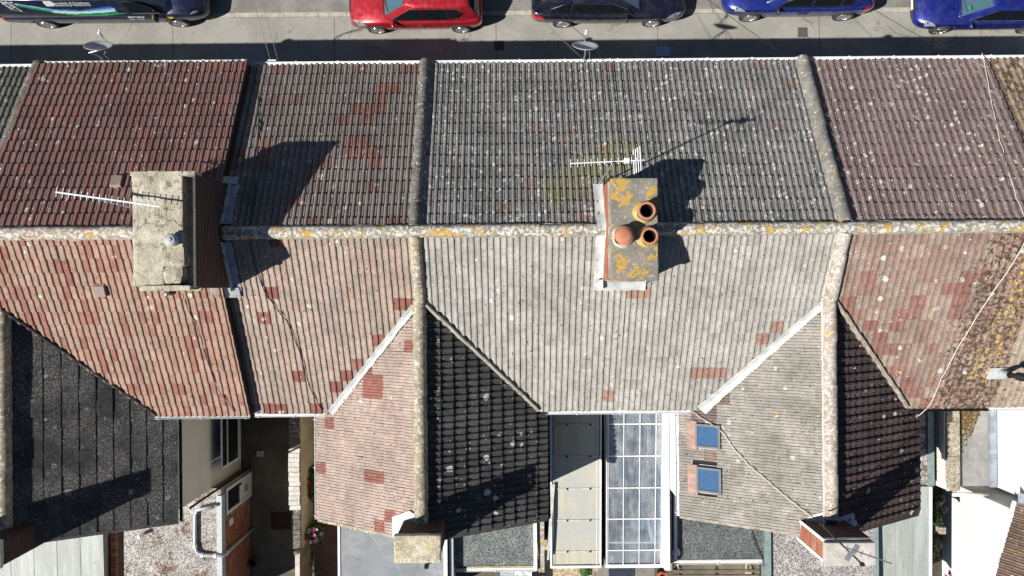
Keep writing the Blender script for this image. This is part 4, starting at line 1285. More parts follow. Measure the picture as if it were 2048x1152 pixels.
# wires across the street
def wire(label, a, b, sag, r=.006):
    a, b = Vector(a), Vector(b)
    pts = [a.lerp(b, i/14) - Vector((0, 0, sag*4*(i/14)*(1-i/14))) for i in range(15)]
    tag(MB().tube(pts, r, 5).build('overhead_wire', mat['cableblack'] if r > .0065 else mat['cablegrey'], None, True), label, 'wire', 'overhead telephone wires')
wire('left one of two thin overhead wires by the dark roof step', at(541, 121, 5.0), at(470, -110, 6.4), .1)
wire('right one of two thin overhead wires by the dark roof step', at(556, 121, 5.0), at(487, -110, 6.4), .1)
wire('pale overhead wire passing over the back wheel of the dark blue estate', at(1218, 117, 5.0), at(985, -100, 6.8), .12, .008)
wire('thin overhead wire crossing the dark estate tail to the middle dish', at(1165, 117, 5.0), at(950, -100, 6.7), .12)
wire('overhead wire from the grey roof corner up past the dish shadow', at(1572, 112, 5.0), at(1330, -70, 6.6), .1, .007)
wire('overhead wire running between the two bright blue cars', at(1897, 104, 5.0), at(1610, -70, 6.6), .1, .007)
mb = MB().box((-.16, -.01, -.01), (.05, .02, .01), M=Matrix.Translation(at(548, 121, 5.0)))
mb.build('wire_bracket', mat['upvc'], H_[2])
c = at(1320, 112, .0)
t = thing('recycling_box', 'blue grey box standing in shade on the pavement below the grey roof', 'box', (c.x, c.y, .11))
mb = MB(); mb.prism([(c.x-.2, c.y-.12), (c.x+.2, c.y-.12), (c.x+.2, c.y+.14), (c.x-.2, c.y+.14)], .11, .42); mb.build('tub', mat['lead'], t)
MB().box((c.x-.22, c.y-.14, .42), (c.x+.22, c.y+.16, .45)).build('lid', gloss('blue_grey_lid', (.30, .42, .52), .4), t)
# ------------------------------------------------------------------ the back yards
def ground_patch(name, x0, y0, x1, y1, z, m):
    return struct(MB().box((x0, y0, z - .03), (x1, y1, z)).build(name, m))
ground_patch('yard_paving', -8.6, -11, -6.9, -3.0, .004, mat['yard'])
ground_patch('patio', -6.5, -11, -5.1, -5.9, .004, mat['patio'])
ground_patch('garden_bed', -6.52, -6.0, -5.1, -3.0, .02, mat['soil'])
ground_patch('garden_bed', 12.55, -11, 14.0, -6.02, .02, mat['soil'])
ground_patch('gravel_yard', .62, -11, 2.62, -8.2, .004, mat['gravel'])
ground_patch('patio', 2.66, -11, 4.6, -8.3, .004, mat['pave'])

# --- flat roofed kitchen with stone chippings, left
X0, X1, Y0, Y1, Z = -11.55, -8.66, -9.8, -5.86, 2.34
t = thing('kitchen_extension', 'kitchen extension roofed in pale chippings, white door in its red brick side', 'extension', ((X0+X1)/2, -7.5, 0))
MB().box((X0, Y0, 0), (X1, Y1, Z)).build('wall', mat['mortar'], t)
dY0, dY1 = -6.72, -5.93
bricks_on(t, (X1, Y0, .02), (0, 1, 0), (0, 0, 1), Y1 - Y0, Z - .12, mat['brick'], False, hole=lambda a, b, z: b > dY0 - Y0 - .03 and z < 2.15, seed=31)
MB().box((X0 + .02, Y0, Z), (X1 + .0, Y1 + .02, Z + .05)).build('roof', mat['chips'], t)
MB().box((X1 - .10, Y0, Z - .14), (X1 + .05, -6.05, Z + .11)).build('fascia', mat['greypvc'], t)
dr = MB().box((X1 + .012, dY0, .05), (X1 + .05, dY1, 2.15)).build('door', mat['upvc'], t)
mb = MB(); f = X1 + .05
for a, b, c_, d in ((dY0, .05, dY0 + .09, 2.15), (dY1 - .09, .05, dY1, 2.15), (dY0 + .09, 2.05, dY1 - .09, 2.15), (dY0 + .09, .05, dY1 - .09, .16), (dY0 + .09, 1.0, dY1 - .09, 1.08)):
    mb.box((f - .004, a, b), (f + .035, c_, d))
mb.build('door_frame', mat['upvc'], dr)
MB().box((f - .002, dY0 + .10, 1.09), (f + .012, dY1 - .10, 2.04)).build('pane', mat['darkglass'], dr)
MB().box((f - .002, -6.45, .32), (f + .02, -6.22, .58)).build('cat_flap', mat['mortar'], dr)
MB().box((f + .034, dY1 - .16, 1.0), (f + .07, dY1 - .11, 1.25)).build('handle', mat['black'], dr)
MB().box((X1 + .012, -7.15, 1.55), (X1 + .045, -6.95, 1.85)).build('wall_vent', mat['upvc'], t)
pz = Z + .13
pts = [at(427, 1014, pz + .1), at(394, 1020, pz + .04), at(390, 1030, pz), at(390, 1092, pz), at(394, 1104, pz), at(404, 1110, pz), at(430, 1111, pz), Vector((X1 + .10, at(436, 1111, pz).y, pz - .02)), Vector((X1 + .12, at(436, 1111, pz).y, pz - .16)), Vector((X1 + .12, at(436, 1111, pz).y, .05))]
pipe = MB().tube(pts, .055, 10).build('soil_pipe', mat['greypvc'], t, True)
mb = MB()
for i in (3, 5, 6, 8): mb.tube([pts[i] + (pts[i+1]-pts[i]).normalized()*(-.03), pts[i] + (pts[i+1]-pts[i]).normalized()*.05], .068, 10)
mb.build('pipe_collar', mat['upvc'], pipe)
MB().lathe([(.05, 0), (.05, .25), (.062, .26), (.062, .31), (0.001, .32)], 14, Matrix.Translation((at(276, 1075, 2.7).x, at(276, 1075, 2.7).y, Z))).build('roof_outlet', mat['upvc'], t, True)

# window and door furniture on the cream side of the wing
xw = -8.64
def side_window(parent, y0, y1, z0, z1, xw):
    fr = MB()
    for a, b, c_, d in ((y0, z0, y0+.07, z1), (y1-.07, z0, y1, z1), (y0+.07, z0, y1-.07, z0+.07), (y0+.07, z1-.07, y1-.07, z1), (y0+.07, z1-.50, y1-.07, z1-.44)):
        fr.box((xw - .01, a, b), (xw + .022, c_, d))
    w = fr.build('window', mat['upvc'], parent)
    MB().box((xw - .02, y0+.07, z0+.07), (xw + .012, y1-.07, z1-.07)).build('pane', mat['darkglass'], w)
    MB().box((xw - .01, y0 - .05, z0 - .06), (xw + .05, y1 + .05, z0 - .01)).build('sill', mat['upvc'], w)
side_window(H_[1], -5.30, -3.75, 1.0, 2.4, xw)
MB().tube([(xw + .05, -5.76, 4.6), (xw + .06, -5.76, 2.0), (xw + .06, -5.76, .1)], .032, 8).build('downpipe', mat['black'], H_[1])
MB().box((xw - .004, -4.9, .9), (xw + .004, -4.88, 4.6)).build('movement_joint', mat['cream'], H_[1])
MB().tube([(xw + .06, -3.6, 1.1), (xw + .07, -4.3, .75), (xw + .07, -5.0, .5), (xw + .07, -5.7, .2)], .028, 8).build('waste_pipe', mat['black'], H_[1])
# red poppy at the sill
c = at(470, 913, 1.15)
t = thing('garden_ornament', 'small red flower ornament at the corner of the window sill', 'ornament', (c.x, c.y, 1.0))
MB().tube([(c.x, c.y, .98), (c.x, c.y, 1.12)], .01, 6).build('stem', mat['black'], t)
bm = bmesh.new(); bmesh.ops.create_icosphere(bm, subdivisions=2, radius=.065)
for v in bm.verts: v.co = Vector((v.co.x + c.x, v.co.y*1.2 + c.y, v.co.z*.7 + 1.16)) + Vector((mnoise.noise(v.co*30), mnoise.noise(v.co*31), 0))*.012
me = bpy.data.meshes.new('petals'); bm.to_mesh(me); bm.free(); me.materials.append(gloss('red_petal', (.55, .02, .02), .5)); link('petals', me, t)

# --- pale sheet lean-to, far left
t = thing('lean_to', 'lean-to roofed in pale stained sheet at the bottom left corner', 'lean-to', (-13.6, -7.8, 0))
MB().box((-15.6, -9.8, 0), (-12.2, -6.15, 2.2)).build('wall', mat['pebble'], t)
mb = MB()
for i in range(5):
    x0 = -15.6 + i*.69
    mb2 = MB().prism([(x0, -9.9), (x0+.675, -9.9), (x0+.675, -6.12), (x0, -6.12)], [2.2]*4, [2.26, 2.26, 2.4, 2.4])
    mb2.build('roof_panel', mat['sheet2'], t)
w = thing('party_wall', 'narrow red brick party wall between the pale sheet lean-to and the chippings roof', 'wall', (-12.0, -7.8, 0))
MB().box((-12.11, -9.8, 0), (-11.93, -6.1, 2.0)).build('core', mat['mortardark'], w)
bm_ = MB().box((0, 0, 0), (.17, .095, .065)).mesh('brick', mat['brick'])
for i in range(34):
    o = link('brick', bm_, w, Matrix.Translation((-12.105, -9.78 + i*.108, 2.0))); o['tint'] = random.random()

# --- garden wall with painted coping bricks
w = thing('garden_wall', 'cream garden wall along the shaded passage, topped with white painted bricks', 'wall', (-6.7, -5, 0))
MB().box((-6.85, -6.75, 0), (-6.54, -2.95, 1.52)).build('core', mat['pebble'], w)
MB().box((-6.82, -8.0, 0), (-6.58, -6.76, 1.36)).build('low_end', mat['pebble'], w)
mat['paintbrick'] = lichen_mat('white_painted_brick', (.66, .64, .60), (.55, .53, .49), .2, 0, 0, .5)
mat['greybrick'] = lichen_mat('weathered_grey_brick', (.20, .19, .17), (.12, .115, .105), .3, 0, .1, .4)
cb = {k: MB().box((0, 0, 0), (.33, .135, .075)).mesh('brick', mat[k]) for k in ('paintbrick', 'greybrick')}
rr = random.Random(12)
for i in range(26):
    y = -6.74 + i*.146
    o = link('brick', cb['paintbrick' if y < -4.85 else 'greybrick'], w, Matrix.Translation((-6.865 + rr.uniform(-.012, .012) - (.02 if -6.6 < y < -4.85 else 0), y, 1.522 + rr.uniform(0, .012))) @ Matrix.Rotation(rr.uniform(-.02, .02), 4, 'Z'))
cb2 = MB().box((0, 0, 0), (.22, .135, .07)).mesh('brick', mat['greybrick'])
for i in range(8):
    link('brick', cb2, w, Matrix.Translation((-6.815 + rr.uniform(-.012, .012), -7.98 + i*.150, 1.362 + rr.uniform(0, .01))))
# fence beyond
f = thing('board_fence', 'weathered brown board fence continuing the garden wall at the bottom', 'fence', (-6.7, -9, 0))
bd = MB().box((0, 0, 0), (.022, .142, 1.42)).mesh('board', mat['wood'])
for i in range(13): link('board', bd, f, Matrix.Translation((-6.63 + rr.uniform(-.006, .006), -8.16 - i*.150, .05)) @ Matrix.Rotation(rr.uniform(-.03, .03), 4, 'Z'))
for y in (-8.06, -9.7): MB().box((-6.75, y - .05, 0), (-6.64, y + .05, 1.6)).build('post', mat['wood'], f)
for z in (.35, 1.2): MB().box((-6.70, -10.1, z), (-6.635, -8.0, z + .09)).build('rail', mat['wood'], f)
MB().box((-6.74, -10.1, 1.48), (-6.60, -8.0, 1.51)).build('capping', mat['mortarpale'], f)

# small things in the passage
c = at(505, 1125, .25)
t = thing('planter', 'round black bucket on the shaded passage floor', 'bucket', (c.x, c.y, 0))
MB().lathe([(.10, .01), (.14, .30), (.155, .30), (.155, .325), (.135, .325), (.13, .28), (.10, .05), (.001, .05)], 22, Matrix.Translation((c.x, c.y, 0))).build('tub', gloss('dark_grey_tub', (.06, .055, .05), .5), t, True)
c = at(562, 1041, 0)
o = tag(MB().box((c.x - .30, c.y - .27, .006), (c.x + .32, c.y + .28, .03)).build('door_mat', plain('brown_mat', (.055, .032, .025), None, 6, .95, .2)), 'square dark brown mat lying beside the painted garden wall', 'mat')
c = at(522, 906, 0)
tag(MB().box((c.x - .1, c.y - .09, .006), (c.x + .1, c.y + .09, .14)).build('drain_cover', mat['mortarpale']), 'small pale square block on the dark passage floor', 'block')

# --- plants
def plant(name, label, cat, c, rx, ry, h, n, leafs, seed, group=None, blooms=None, ls=.05):
    """leaf-sized faces spread through a crown with an uneven outline, on stems"""
    rr = random.Random(seed); c = Vector(c)
    t = thing(name, label, cat, (c.x, c.y, c.z), group)
    mb = MB(); mats = leafs
    lobes = [(rr.uniform(-.6, .6)*rx, rr.uniform(-.6, .6)*ry, rr.uniform(.35, .9)*h, rr.uniform(.35, .6)) for _ in range(7)]
    for i in range(n):
        l = rr.choice(lobes)
        d = Vector((rr.gauss(0, 1), rr.gauss(0, 1), rr.gauss(0, 1))).normalized() * rr.uniform(.5, 1)**.5
        p = c + Vector((l[0] + d.x*l[3]*rx, l[1] + d.y*l[3]*ry, max(.03, l[2] + d.z*l[3]*h*.6)))
        s = ls*rr.uniform(.6, 1.4); a = rr.uniform(0, 6.28)
        ax = Vector((math.cos(a), math.sin(a), rr.uniform(-.5, .4))).normalized(); bx = ax.cross(Vector((rr.gauss(0, .4), rr.gauss(0, .4), 1))).normalized()
        mb.add([p - ax*s, p + bx*s*.5, p + ax*s*1.1 - Vector((0, 0, s*.3)), p - bx*s*.5], [(0, 1, 2, 3)], rr.randrange(len(mats)))
    struct(mb.build('foliage', mats, t), 'stuff')
    mb = MB()
    for l in lobes: mb.tube([c, c + Vector((l[0]*.5, l[1]*.5, l[2]*.5)), c + Vector(l[:3])], .01, 5, rads=[.014, .01, .005])
    mb.build('stems', mat['wood'], t)
    if blooms:
        for m, k in blooms:
            bl = MB()
            for i in range(k):
                l = rr.choice(lobes); p = c + Vector((l[0] + rr.gauss(0, .3)*rx, l[1] + rr.gauss(0, .3)*ry, l[2] + h*rr.uniform(.15, .4)))
                s = rr.uniform(.025, .05)
                for q in range(5):
                    a = q*1.2566 + rr.random(); d = Vector((math.cos(a), math.sin(a), .35)); e_ = Vector((-math.sin(a), math.cos(a), 0))
                    bl.add([p, p + d*s + e_*s*.5, p + d*s*1.5, p + d*s - e_*s*.5], [(0, 1, 2, 3)])
            bl.build('blooms', m, t)
    return t
lf = [plain('leaf_green', (.055, .10, .03), None, 9, .6, .2), plain('leaf_olive', (.10, .11, .035), None, 9, .6, .2), plain('leaf_deep', (.025, .06, .025), None, 9, .6, .2)]
lfb = [plain('leaf_teal', (.04, .13, .08), None, 9, .6, .2), lf[0]]
pink, white_, red = gloss('pink_petal', (.62, .06, .16), .6), gloss('white_petal', (.75, .72, .68), .6), gloss('scarlet_petal', (.50, .04, .02), .6)
dry = [plain('leaf_rust', (.24, .10, .05), None, 9, .7, .25), plain('leaf_tan', (.28, .20, .11), None, 9, .7, .25)]
c = at(626, 1068, .9)
plant('flowering_shrub', 'pot plant with pink and white flowers below the corner of the pinkish tiled wing', 'plant', (c.x, c.y, .004), .30, .34, .95, 520, lfb + lf[1:2], 4, 'plants in the passage beds', [(pink, 12), (white_, 16)])
c = at(634, 1048, .7)
plant('rusty_shrub', 'rust coloured shrub just above the pink flowers by the painted wall', 'plant', (c.x, c.y, .004), .30, .26, .7, 380, dry + lf[2:], 5, 'plants in the passage beds')
c = at(622, 985, .9)
plant('climbing_shrub', 'dark green shrub squeezed between garden wall and pinkish wing, with red flowers', 'plant', (c.x, c.y, .02), .22, .95, .8, 640, lf, 6, 'plants in the passage beds', [(red, 10)])
c = at(622, 1100, .3)
plant('border_plant', 'row of small pale plants at the foot of the board fence', 'plant', (c.x, c.y - .2, .004), .12, .6, .35, 260, dry + lf[:1], 8, 'plants in the passage beds')
c = at(1878, 1045, .4)
plant('garden_weeds', 'bright green weeds in the narrow bed beside the pale sheet roof', 'plant', (c.x, c.y, .02), .17, .35, .5, 320, [plain('leaf_bright', (.16, .24, .05), None, 9, .6, .2), lf[0]], 9)
c = at(1878, 1006, .3)
plant('bare_shrub', 'dry grey shrub in the narrow bed at the end of the aggregate topped wall', 'plant', (c.x, c.y, .02), .18, .3, .45, 160, [plain('leaf_grey', (.34, .33, .28), None, 9, .7, .2), lf[2]], 10)
c = at(1874, 1100, .3)
plant('brown_weeds', 'brown weeds in the narrow bed below the bright green ones', 'plant', (c.x, c.y, .02), .17, .45, .35, 240, [dry[1], lf[1], lf[2]], 13)
c = at(1922, 1150, .6)
plant('magenta_shrub', 'deep magenta leaved plant at the bottom edge beside the white wall', 'plant', (c.x, c.y - .12, .02), .36, .30, .7, 480, [plain('leaf_magenta', (.24, .02, .08), None, 9, .5, .2), plain('leaf_wine', (.10, .015, .04), None, 9, .5, .2)], 11, None, [(white_, 6)], .06)
c = at(1176, 1150, .5)
plant('round_bush', 'small bright green bush on the beige gravel below the cream conservatory', 'plant', (c.x, c.y, .004), .20, .20, .45, 420, [lf[0], plain('leaf_fresh', (.10, .20, .03), None, 9, .6, .2)], 12)

# --- grey felt extension below the pinkish wing
t = thing('flat_roof_extension', 'smooth grey felt flat roof left of the cream lichen chimney', 'extension', (-3.6, -7.6, 0), 'flat roofed extensions')
MB().box((-5.12, -9.8, 0), (-2.12, -5.86, 2.42)).build('wall', mat['pebble'], t)
for i, (a, b) in enumerate(((-9.8, -8.02), (-8.03, -6.95), (-6.96, -5.84))):
    MB().box((-5.12, a, 2.42), (-2.1, b, 2.47 + .004*(i % 2))).build('felt_sheet', mat['felt_grey'], t)
MB().box((-5.19, -9.8, 2.34), (-5.122, -5.9, 2.50)).build('edge_trim', mat['upvc'], t)
c = at(853, 1133, 2.75)
sv = MB().lathe([(.055, 0), (.055, .25), (.075, .26), (.075, .33), (.05, .36), (.03, .36), (.03, .30)], 16, Matrix.Translation((c.x, c.y, 2.45))).build('vent_pipe', mat['black'], t, True)

# --- green grey felt extension below the black wing
t = thing('flat_roof_extension', 'green grey mineral felt flat roof between white boards, below the black tiled wing', 'extension', (-.6, -7, 0), 'flat roofed extensions')
MB().box((-1.92, -8.2, 0), (.56, -5.86, 2.32)).build('wall', mat['pebble'], t)
for i, (a, b) in enumerate(((-8.22, -7.05), (-7.06, -5.84))):
    MB().box((-1.78, a, 2.32), (.56, b, 2.365 + .006*i)).build('felt_sheet', mat['felt_green'], t)
MB().box((-2.06, -9.6, 2.2), (-1.945, -5.9, 2.78)).build('barge_board', mat['upvc'], t)
MB().box((-1.90, -9.6, 2.0), (-1.78, -6.05, 2.66)).build('barge_board', mat['greypvc'], t)
MB().box((.565, -8.3, 2.2), (.665, -5.95, 2.56)).build('barge_board', mat['upvc'], t)
MB().box((-1.4, -8.27, 2.34), (.56, -8.215, 2.39)).build('verge_trim', plain('yellow_lichen_trim', (.50, .44, .24), (.30, .27, .18), 4, .9, .2), t)
gutter((-1.74, -8.36, 2.30), (.62, -8.36, 2.30), t, mat['upvc'], .05, None, (0, -1, 0))
t = thing('coped_wall', 'narrow weathered wall with a stone coping left of the cream conservatory', 'wall', (.8, -7, 0))
MB().box((.73, -8.35, 0), (.86, -5.86, 2.38)).build('core', mat['pebble'], t)
for i in range(3): MB().box((.705, -8.38 + i*.84, 2.38), (.885, -7.55 + i*.84, 2.45)).build('coping_stone', mat['cope_pink'], t)
# patterned cloth in the dark yard
c = at(1032, 1150, .75)
g = G('patterned_cloth')
d, cc = g.vor(9, g.warp(.1, 6))
v1 = g.step(g.math('SINE', g.math('MULTIPLY', d, 60)), -.1, .1)
col = g.mix(v1, (.80, .80, .84), (.03, .04, .12)); col = g.mix(g.step(g.noise(4, 2), .52, .55), col, (.78, .78, .80))
mat['cloth'] = g.finish(col, .9)
t = thing('garden_table', 'table under a white and navy patterned cloth in a dark yard', 'table', (c.x, c.y - .3, 0))
MB().box((c.x - .5, c.y - .9, .72), (c.x + .5, c.y + .18, .76)).build('tabletop', mat['cloth'], t)
for sx in (-.42, .42):
    for sy in (-.8, .08): MB().box((c.x + sx - .03, c.y + sy - .03, 0), (c.x + sx + .03, c.y + sy + .03, .72)).build('leg', mat['wood'], t)

# --- cream polycarbonate conservatory
def plane_z(y, z0=2.82, z1=2.36, y0=-3.25, y1=-8.2): return z0 + (z1 - z0)*(y - y0)/(y1 - y0)
g = G('cream_polycarbonate')
P = g.sep(g.pos)
comb = g.n('ShaderNodeCombineXYZ'); g.put(comb.inputs[0], g.math('MULTIPLY', P[0], 6)); g.put(comb.inputs[1], g.math('MULTIPLY', P[1], .5)); g.put(comb.inputs[2], 0.0)
st_ = g.noise(1.0, 4, .6, comb.outputs[0])
col = g.mix(g.step(st_, .4, .62), (.54, .51, .39), (.46, .45, .37))
col = g.mix(g.step(g.noise(.8, 3), .42, .62), col, (.44, .45, .42))
col = g.scale(col, g.step(g.noise(40, 3), .3, .7, .92, 1.06))
mat['poly'] = g.finish(col, .35, None, Subsurface_Weight=0.0)
t = thing('conservatory', 'conservatory roofed in cream polycarbonate, half in the shadow of the black tiled wing', 'conservatory', (1.8, -5.7, 0), 'conservatories behind the grey house')
xa, xb = 1.06, 2.56
rows = [at(1150, v, 2.6).y for v in (847, 912, 978, 1043, 1108)]
ys = [-3.25] + rows + [-8.2]
for i in range(6):
    a, b = ys[i], ys[i+1] + .02
    MB().prism([(xa + .05, a), (xb - .03, a), (xb - .03, b), (xa + .05, b)], [plane_z(a) - .02, plane_z(a) - .02, plane_z(b) - .02, plane_z(b) - .02], [plane_z(a), plane_z(a), plane_z(b), plane_z(b)]).build('roof_panel', mat['poly'], t)
for y in rows:
    MB().box((xa + .05, y - .02, plane_z(y) - .005), (xb - .03, y + .02, plane_z(y) + .018)).build('glazing_bar', mat['cope_pink'] if False else mat['mortarpale'], t)
    mb = MB()
    for x in (at(1134, 900, 2.6).x, at(1180, 900, 2.6).x): mb.lathe([(.03, plane_z(y)), (.03, plane_z(y) + .03), (.001, plane_z(y) + .035)], 10, Matrix.Translation((x, y, 0)))
    mb.build('fixing_caps', mat['black'], t)
for x, w_, m in ((xa, .055, 'upvc'), (xb - .03, .035, 'upvc'), (xb - .13, .02, 'upvc'), (xa + .12, .02, 'poly')):
    MB().prism([(x, -3.25), (x + w_, -3.25), (x + w_, -8.22), (x, -8.22)], [2.3]*4, [2.855, 2.855, 2.40, 2.40]).build('side_bar', mat[m], t) if w_ > .03 else MB().prism([(x, -3.25), (x + w_, -3.25), (x + w_, -8.2), (x, -8.2)], [2.3]*4, [2.835, 2.835, 2.378, 2.378]).build('side_bar', mat[m], t)
MB().box((xa, -8.3, 2.26), (xb, -8.225, 2.375)).build('end_bar', mat['upvc'], t)
mb = MB(); mb.box((xa + .01, -8.2, 0), (xa + .05, -3.2, 2.25)); mb.box((xb - .05, -8.2, 0), (xb - .01, -3.2, 2.25)); mb.box((xa + .05, -8.2, 0), (xb - .05, -8.15, 2.25))
mb.build('wall', mat['upvc'], t)
tag(MB().slab([at(1102, 970, 2.7), at(1110, 968, 2.7), at(1104, 1040, 2.7), at(1098, 1120, 2.62), at(1094, 1120, 2.62)], (0, 0, 1), .02).build('torn_membrane', mat['leadpale']), 'torn strip of pale roofing membrane along the left edge of the cream conservatory', 'membrane')
gw = thing('boundary_wall', 'dark mossy gap wall between the cream conservatory and the glass one', 'wall', (2.62, -5.7, 0))
MB().box((2.585, -8.3, 0), (2.665, -3.2, 2.2)).build('core', mat['soot'], gw)  # black colour stands for the shade down in the narrow gap

# --- glass conservatory
g = G('dirty_glass')
P = g.sep(g.pos)
cb = g.n('ShaderNodeCombineXYZ'); g.put(cb.inputs[0], g.math('MULTIPLY', P[0], 5)); g.put(cb.inputs[1], g.math('MULTIPLY', P[1], .9)); g.put(cb.inputs[2], 0.0)
streak = g.noise(1.0, 5, .65, cb.outputs[0])
tr = g.n('ShaderNodeBsdfTransparent'); tr.inputs[0].default_value = (.80, .88, .93, 1)
gl = g.n('ShaderNodeBsdfGlossy'); gl.inputs['Roughness'].default_value = .03; gl.inputs[0].default_value = (.9, .95, 1, 1)
df = g.n('ShaderNodeBsdfDiffuse'); g.put(df.inputs[0], g.mix(g.step(g.noise(3, 5, .7), .35, .65), (.30, .35, .41), (.52, .54, .55)))
m1 = g.n('ShaderNodeMixShader'); g.put(m1.inputs[0], g.step(streak, .34, .66, .22, .52)); g.t.links.new(tr.outputs[0], m1.inputs[1]); g.t.links.new(df.outputs[0], m1.inputs[2])
m2 = g.n('ShaderNodeMixShader'); m2.inputs[0].default_value = .10; g.t.links.new(m1.outputs[0], m2.inputs[1]); g.t.links.new(gl.outputs[0], m2.inputs[2])
g.t.links.new(m2.outputs[0], g.t.nodes['Material Output'].inputs[0])
mat['glass'] = g.m
t = thing('conservatory', 'glass roofed conservatory with white glazing bars and blue tinted panes', 'conservatory', (3.5, -5.7, 0), 'conservatories behind the grey house')
xa, xb = 2.70, 4.34
cols = [2.72] + [at(u, 950, 2.6).x for u in (1216, 1247, 1279, 1311)] + [4.33]
vrow = [846, 911, 976, 1040, 1105]
rows = [at(1260, v, 2.6).y for v in vrow]
ys = [-3.25] + rows + [-8.18]
for i in range(len(ys) - 1):
    for j in range(len(cols) - 1):
        a, b = ys[i] - .015, ys[i+1] + .015; c0, c1 = cols[j] + .012, cols[j+1] - .012
        if j in (0, 4) and c1 - c0 < .03: continue
        MB().prism([(c0, a), (c1, a), (c1, b), (c0, b)], [plane_z(a) - .012, plane_z(a) - .012, plane_z(b) - .012, plane_z(b) - .012], [plane_z(a), plane_z(a), plane_z(b), plane_z(b)]).build('pane', mat['glass'], t)
for x in cols:
    MB().prism([(x - .010, -3.25), (x + .010, -3.25), (x + .010, -8.2), (x - .010, -8.2)], [2.74, 2.74, 2.28, 2.28], [2.845, 2.845, 2.385, 2.385]).build('glazing_bar', mat['upvc'], t)
mat['purlin'] = plain('brown_purlin', (.26, .17, .14), None, 3, .7, .1)
for y in rows:
    MB().box((cols[0], y - .016, plane_z(y) - .01), (cols[-1], y + .016, plane_z(y) + .022)).build('glazing_bar', mat['upvc'], t)
    MB().box((cols[0], y + .03, plane_z(y) - .14), (cols[-1], y + .13, plane_z(y) - .03)).build('purlin', mat['purlin'], t)
MB().box((xa - .01, -8.30, 2.22), (4.42, -8.2, 2.385)).build('end_bar', mat['upvc'], t)
MB().box((4.345, -8.2, 2.2), (4.50, -3.2, 2.86)).build('side_board', mat['upvc'], t)
mb = MB(); mb.box((xa + .01, -8.2, 0), (xa + .05, -3.2, 2.2)); mb.box((4.36, -8.2, 0), (4.42, -3.2, 2.2)); mb.box((xa + .05, -8.2, 0), (4.36, -8.15, .6))
mb.build('wall', mat['upvc'], t)
MB().box((xa + .06, -8.14, .01), (4.35, -3.0, .06)).build('floor', plain('blue_grey_floor', (.16, .20, .27), (.10, .13, .19), .8, .6, .1), t)
ft = thing('side_table', 'white table seen through the upper panes of the glass conservatory', 'table', (3.6, -4.3, 0))
MB().box((3.35, -4.7, .70), (4.1, -3.95, .74)).build('tabletop', mat['upvc'], ft)
for sx in (3.4, 4.02):
    for sy in (-4.66, -4.02): MB().box((sx, sy, .06), (sx + .04, sy + .04, .70)).build('leg', mat['upvc'], ft)
ft = thing('cabinet', 'white cabinet seen through the right hand panes of the glass conservatory', 'cabinet', (4.1, -6.0, 0))
MB().box((3.85, -6.5, .06), (4.3, -5.3, .92)).build('body', mat['white'], ft)
MB().box((3.83, -6.52, .92), (4.32, -5.28, .96)).build('worktop', mat['greypvc'], ft)
ft = thing('armchair', 'pale armchair with a red cushion seen through the conservatory glass', 'armchair', (3.1, -3.9, 0))
mb = MB(); mb.box((2.85, -4.25, .06), (3.3, -3.7, .42)); mb.box((2.80, -4.3, .06), (2.86, -3.65, .62)); mb.box((3.3, -4.3, .06), (3.36, -3.65, .62)); mb.box((2.86, -3.68, .42), (3.3, -3.6, .9))
mb.build('frame', mat['greypvc'], ft)
rough_block(2.90, 3.26, -4.2, -3.75, .42, .54, gloss('red_cushion', (.45, .06, .05), .8), ft, 'cushion', 3, .01, .04, 4)

# coped wall right of the glass conservatory
t = thing('coped_wall', 'weathered coped wall between the glass conservatory and the dark felt roof', 'wall', (4.56, -7, 0))
MB().box((4.47, -8.3, 0), (4.62, -5.87, 2.40)).build('core', mat['pebble'], t)
for i in range(3): MB().box((4.445, -8.36 + i*.83, 2.40), (4.645, -7.54 + i*.83, 2.47)).build('coping_stone', mat['agg'], t)

# --- dark felt extension below the skylight wing
t = thing('flat_roof_extension', 'dark mineral felt flat roof below the skylights, white ring at its corner', 'extension', (6.1, -7, 0), 'flat roofed extensions')
MB().box((4.72, -8.05, 0), (7.38, -5.87, 2.30)).build('wall', mat['white'], t)
for i, (a, b) in enumerate(((-8.08, -7.0), (-7.01, -5.85))):
    MB().box((4.80, a, 2.30), (7.38, b, 2.345 + .006*i)).build('felt_sheet', mat['felt_dark'], t)
MB().box((4.70, -8.12, 2.1), (4.795, -5.95, 2.50)).build('barge_board', mat['upvc'], t)
MB().box((7.385, -9.8, 2.1), (7.54, -5.95, 2.52)).build('barge_board', mat['trim'], t)
MB().box((4.82, -8.13, 2.32), (7.36, -8.085, 2.37)).build('verge_trim', mat['mortarpale'], t)
gutter((4.75, -8.20, 2.28), (7.36, -8.20, 2.28), t, mat['upvc'], .05, None, (0, -1, 0))
c = at(1353, 1107, 2.5)
lm = MB().lathe([(.05, 2.35), (.115, 2.35), (.125, 2.40), (.115, 2.47), (.05, 2.47), (.045, 2.42)], 26, Matrix.Translation((c.x, c.y, 0)), 0).build('ring_vent', mat['upvc'], t, True)
MB().lathe([(.05, 2.41), (.001, 2.41)], 20, Matrix.Translation((c.x, c.y, 0))).build('ring_centre', mat['black'], t)
MB().tube([c + Vector((-.05, -.1, -.1)), c + Vector((-.06, -.2, -.12)), c + Vector((.02, -.28, -.12)), c + Vector((-.08, -.36, -.12))], .01, 6).build('ring_lead', mat['upvc'], t)
cable('felt_cable', 'black cable lying over the dark felt roof near its green grey edge', [at(1502, 1066, 2.42), at(1510, 1090, 2.40), at(1525, 1118, 2.38), at(1528, 1132, 2.4)], .014, mat['cableblack'], group=None)
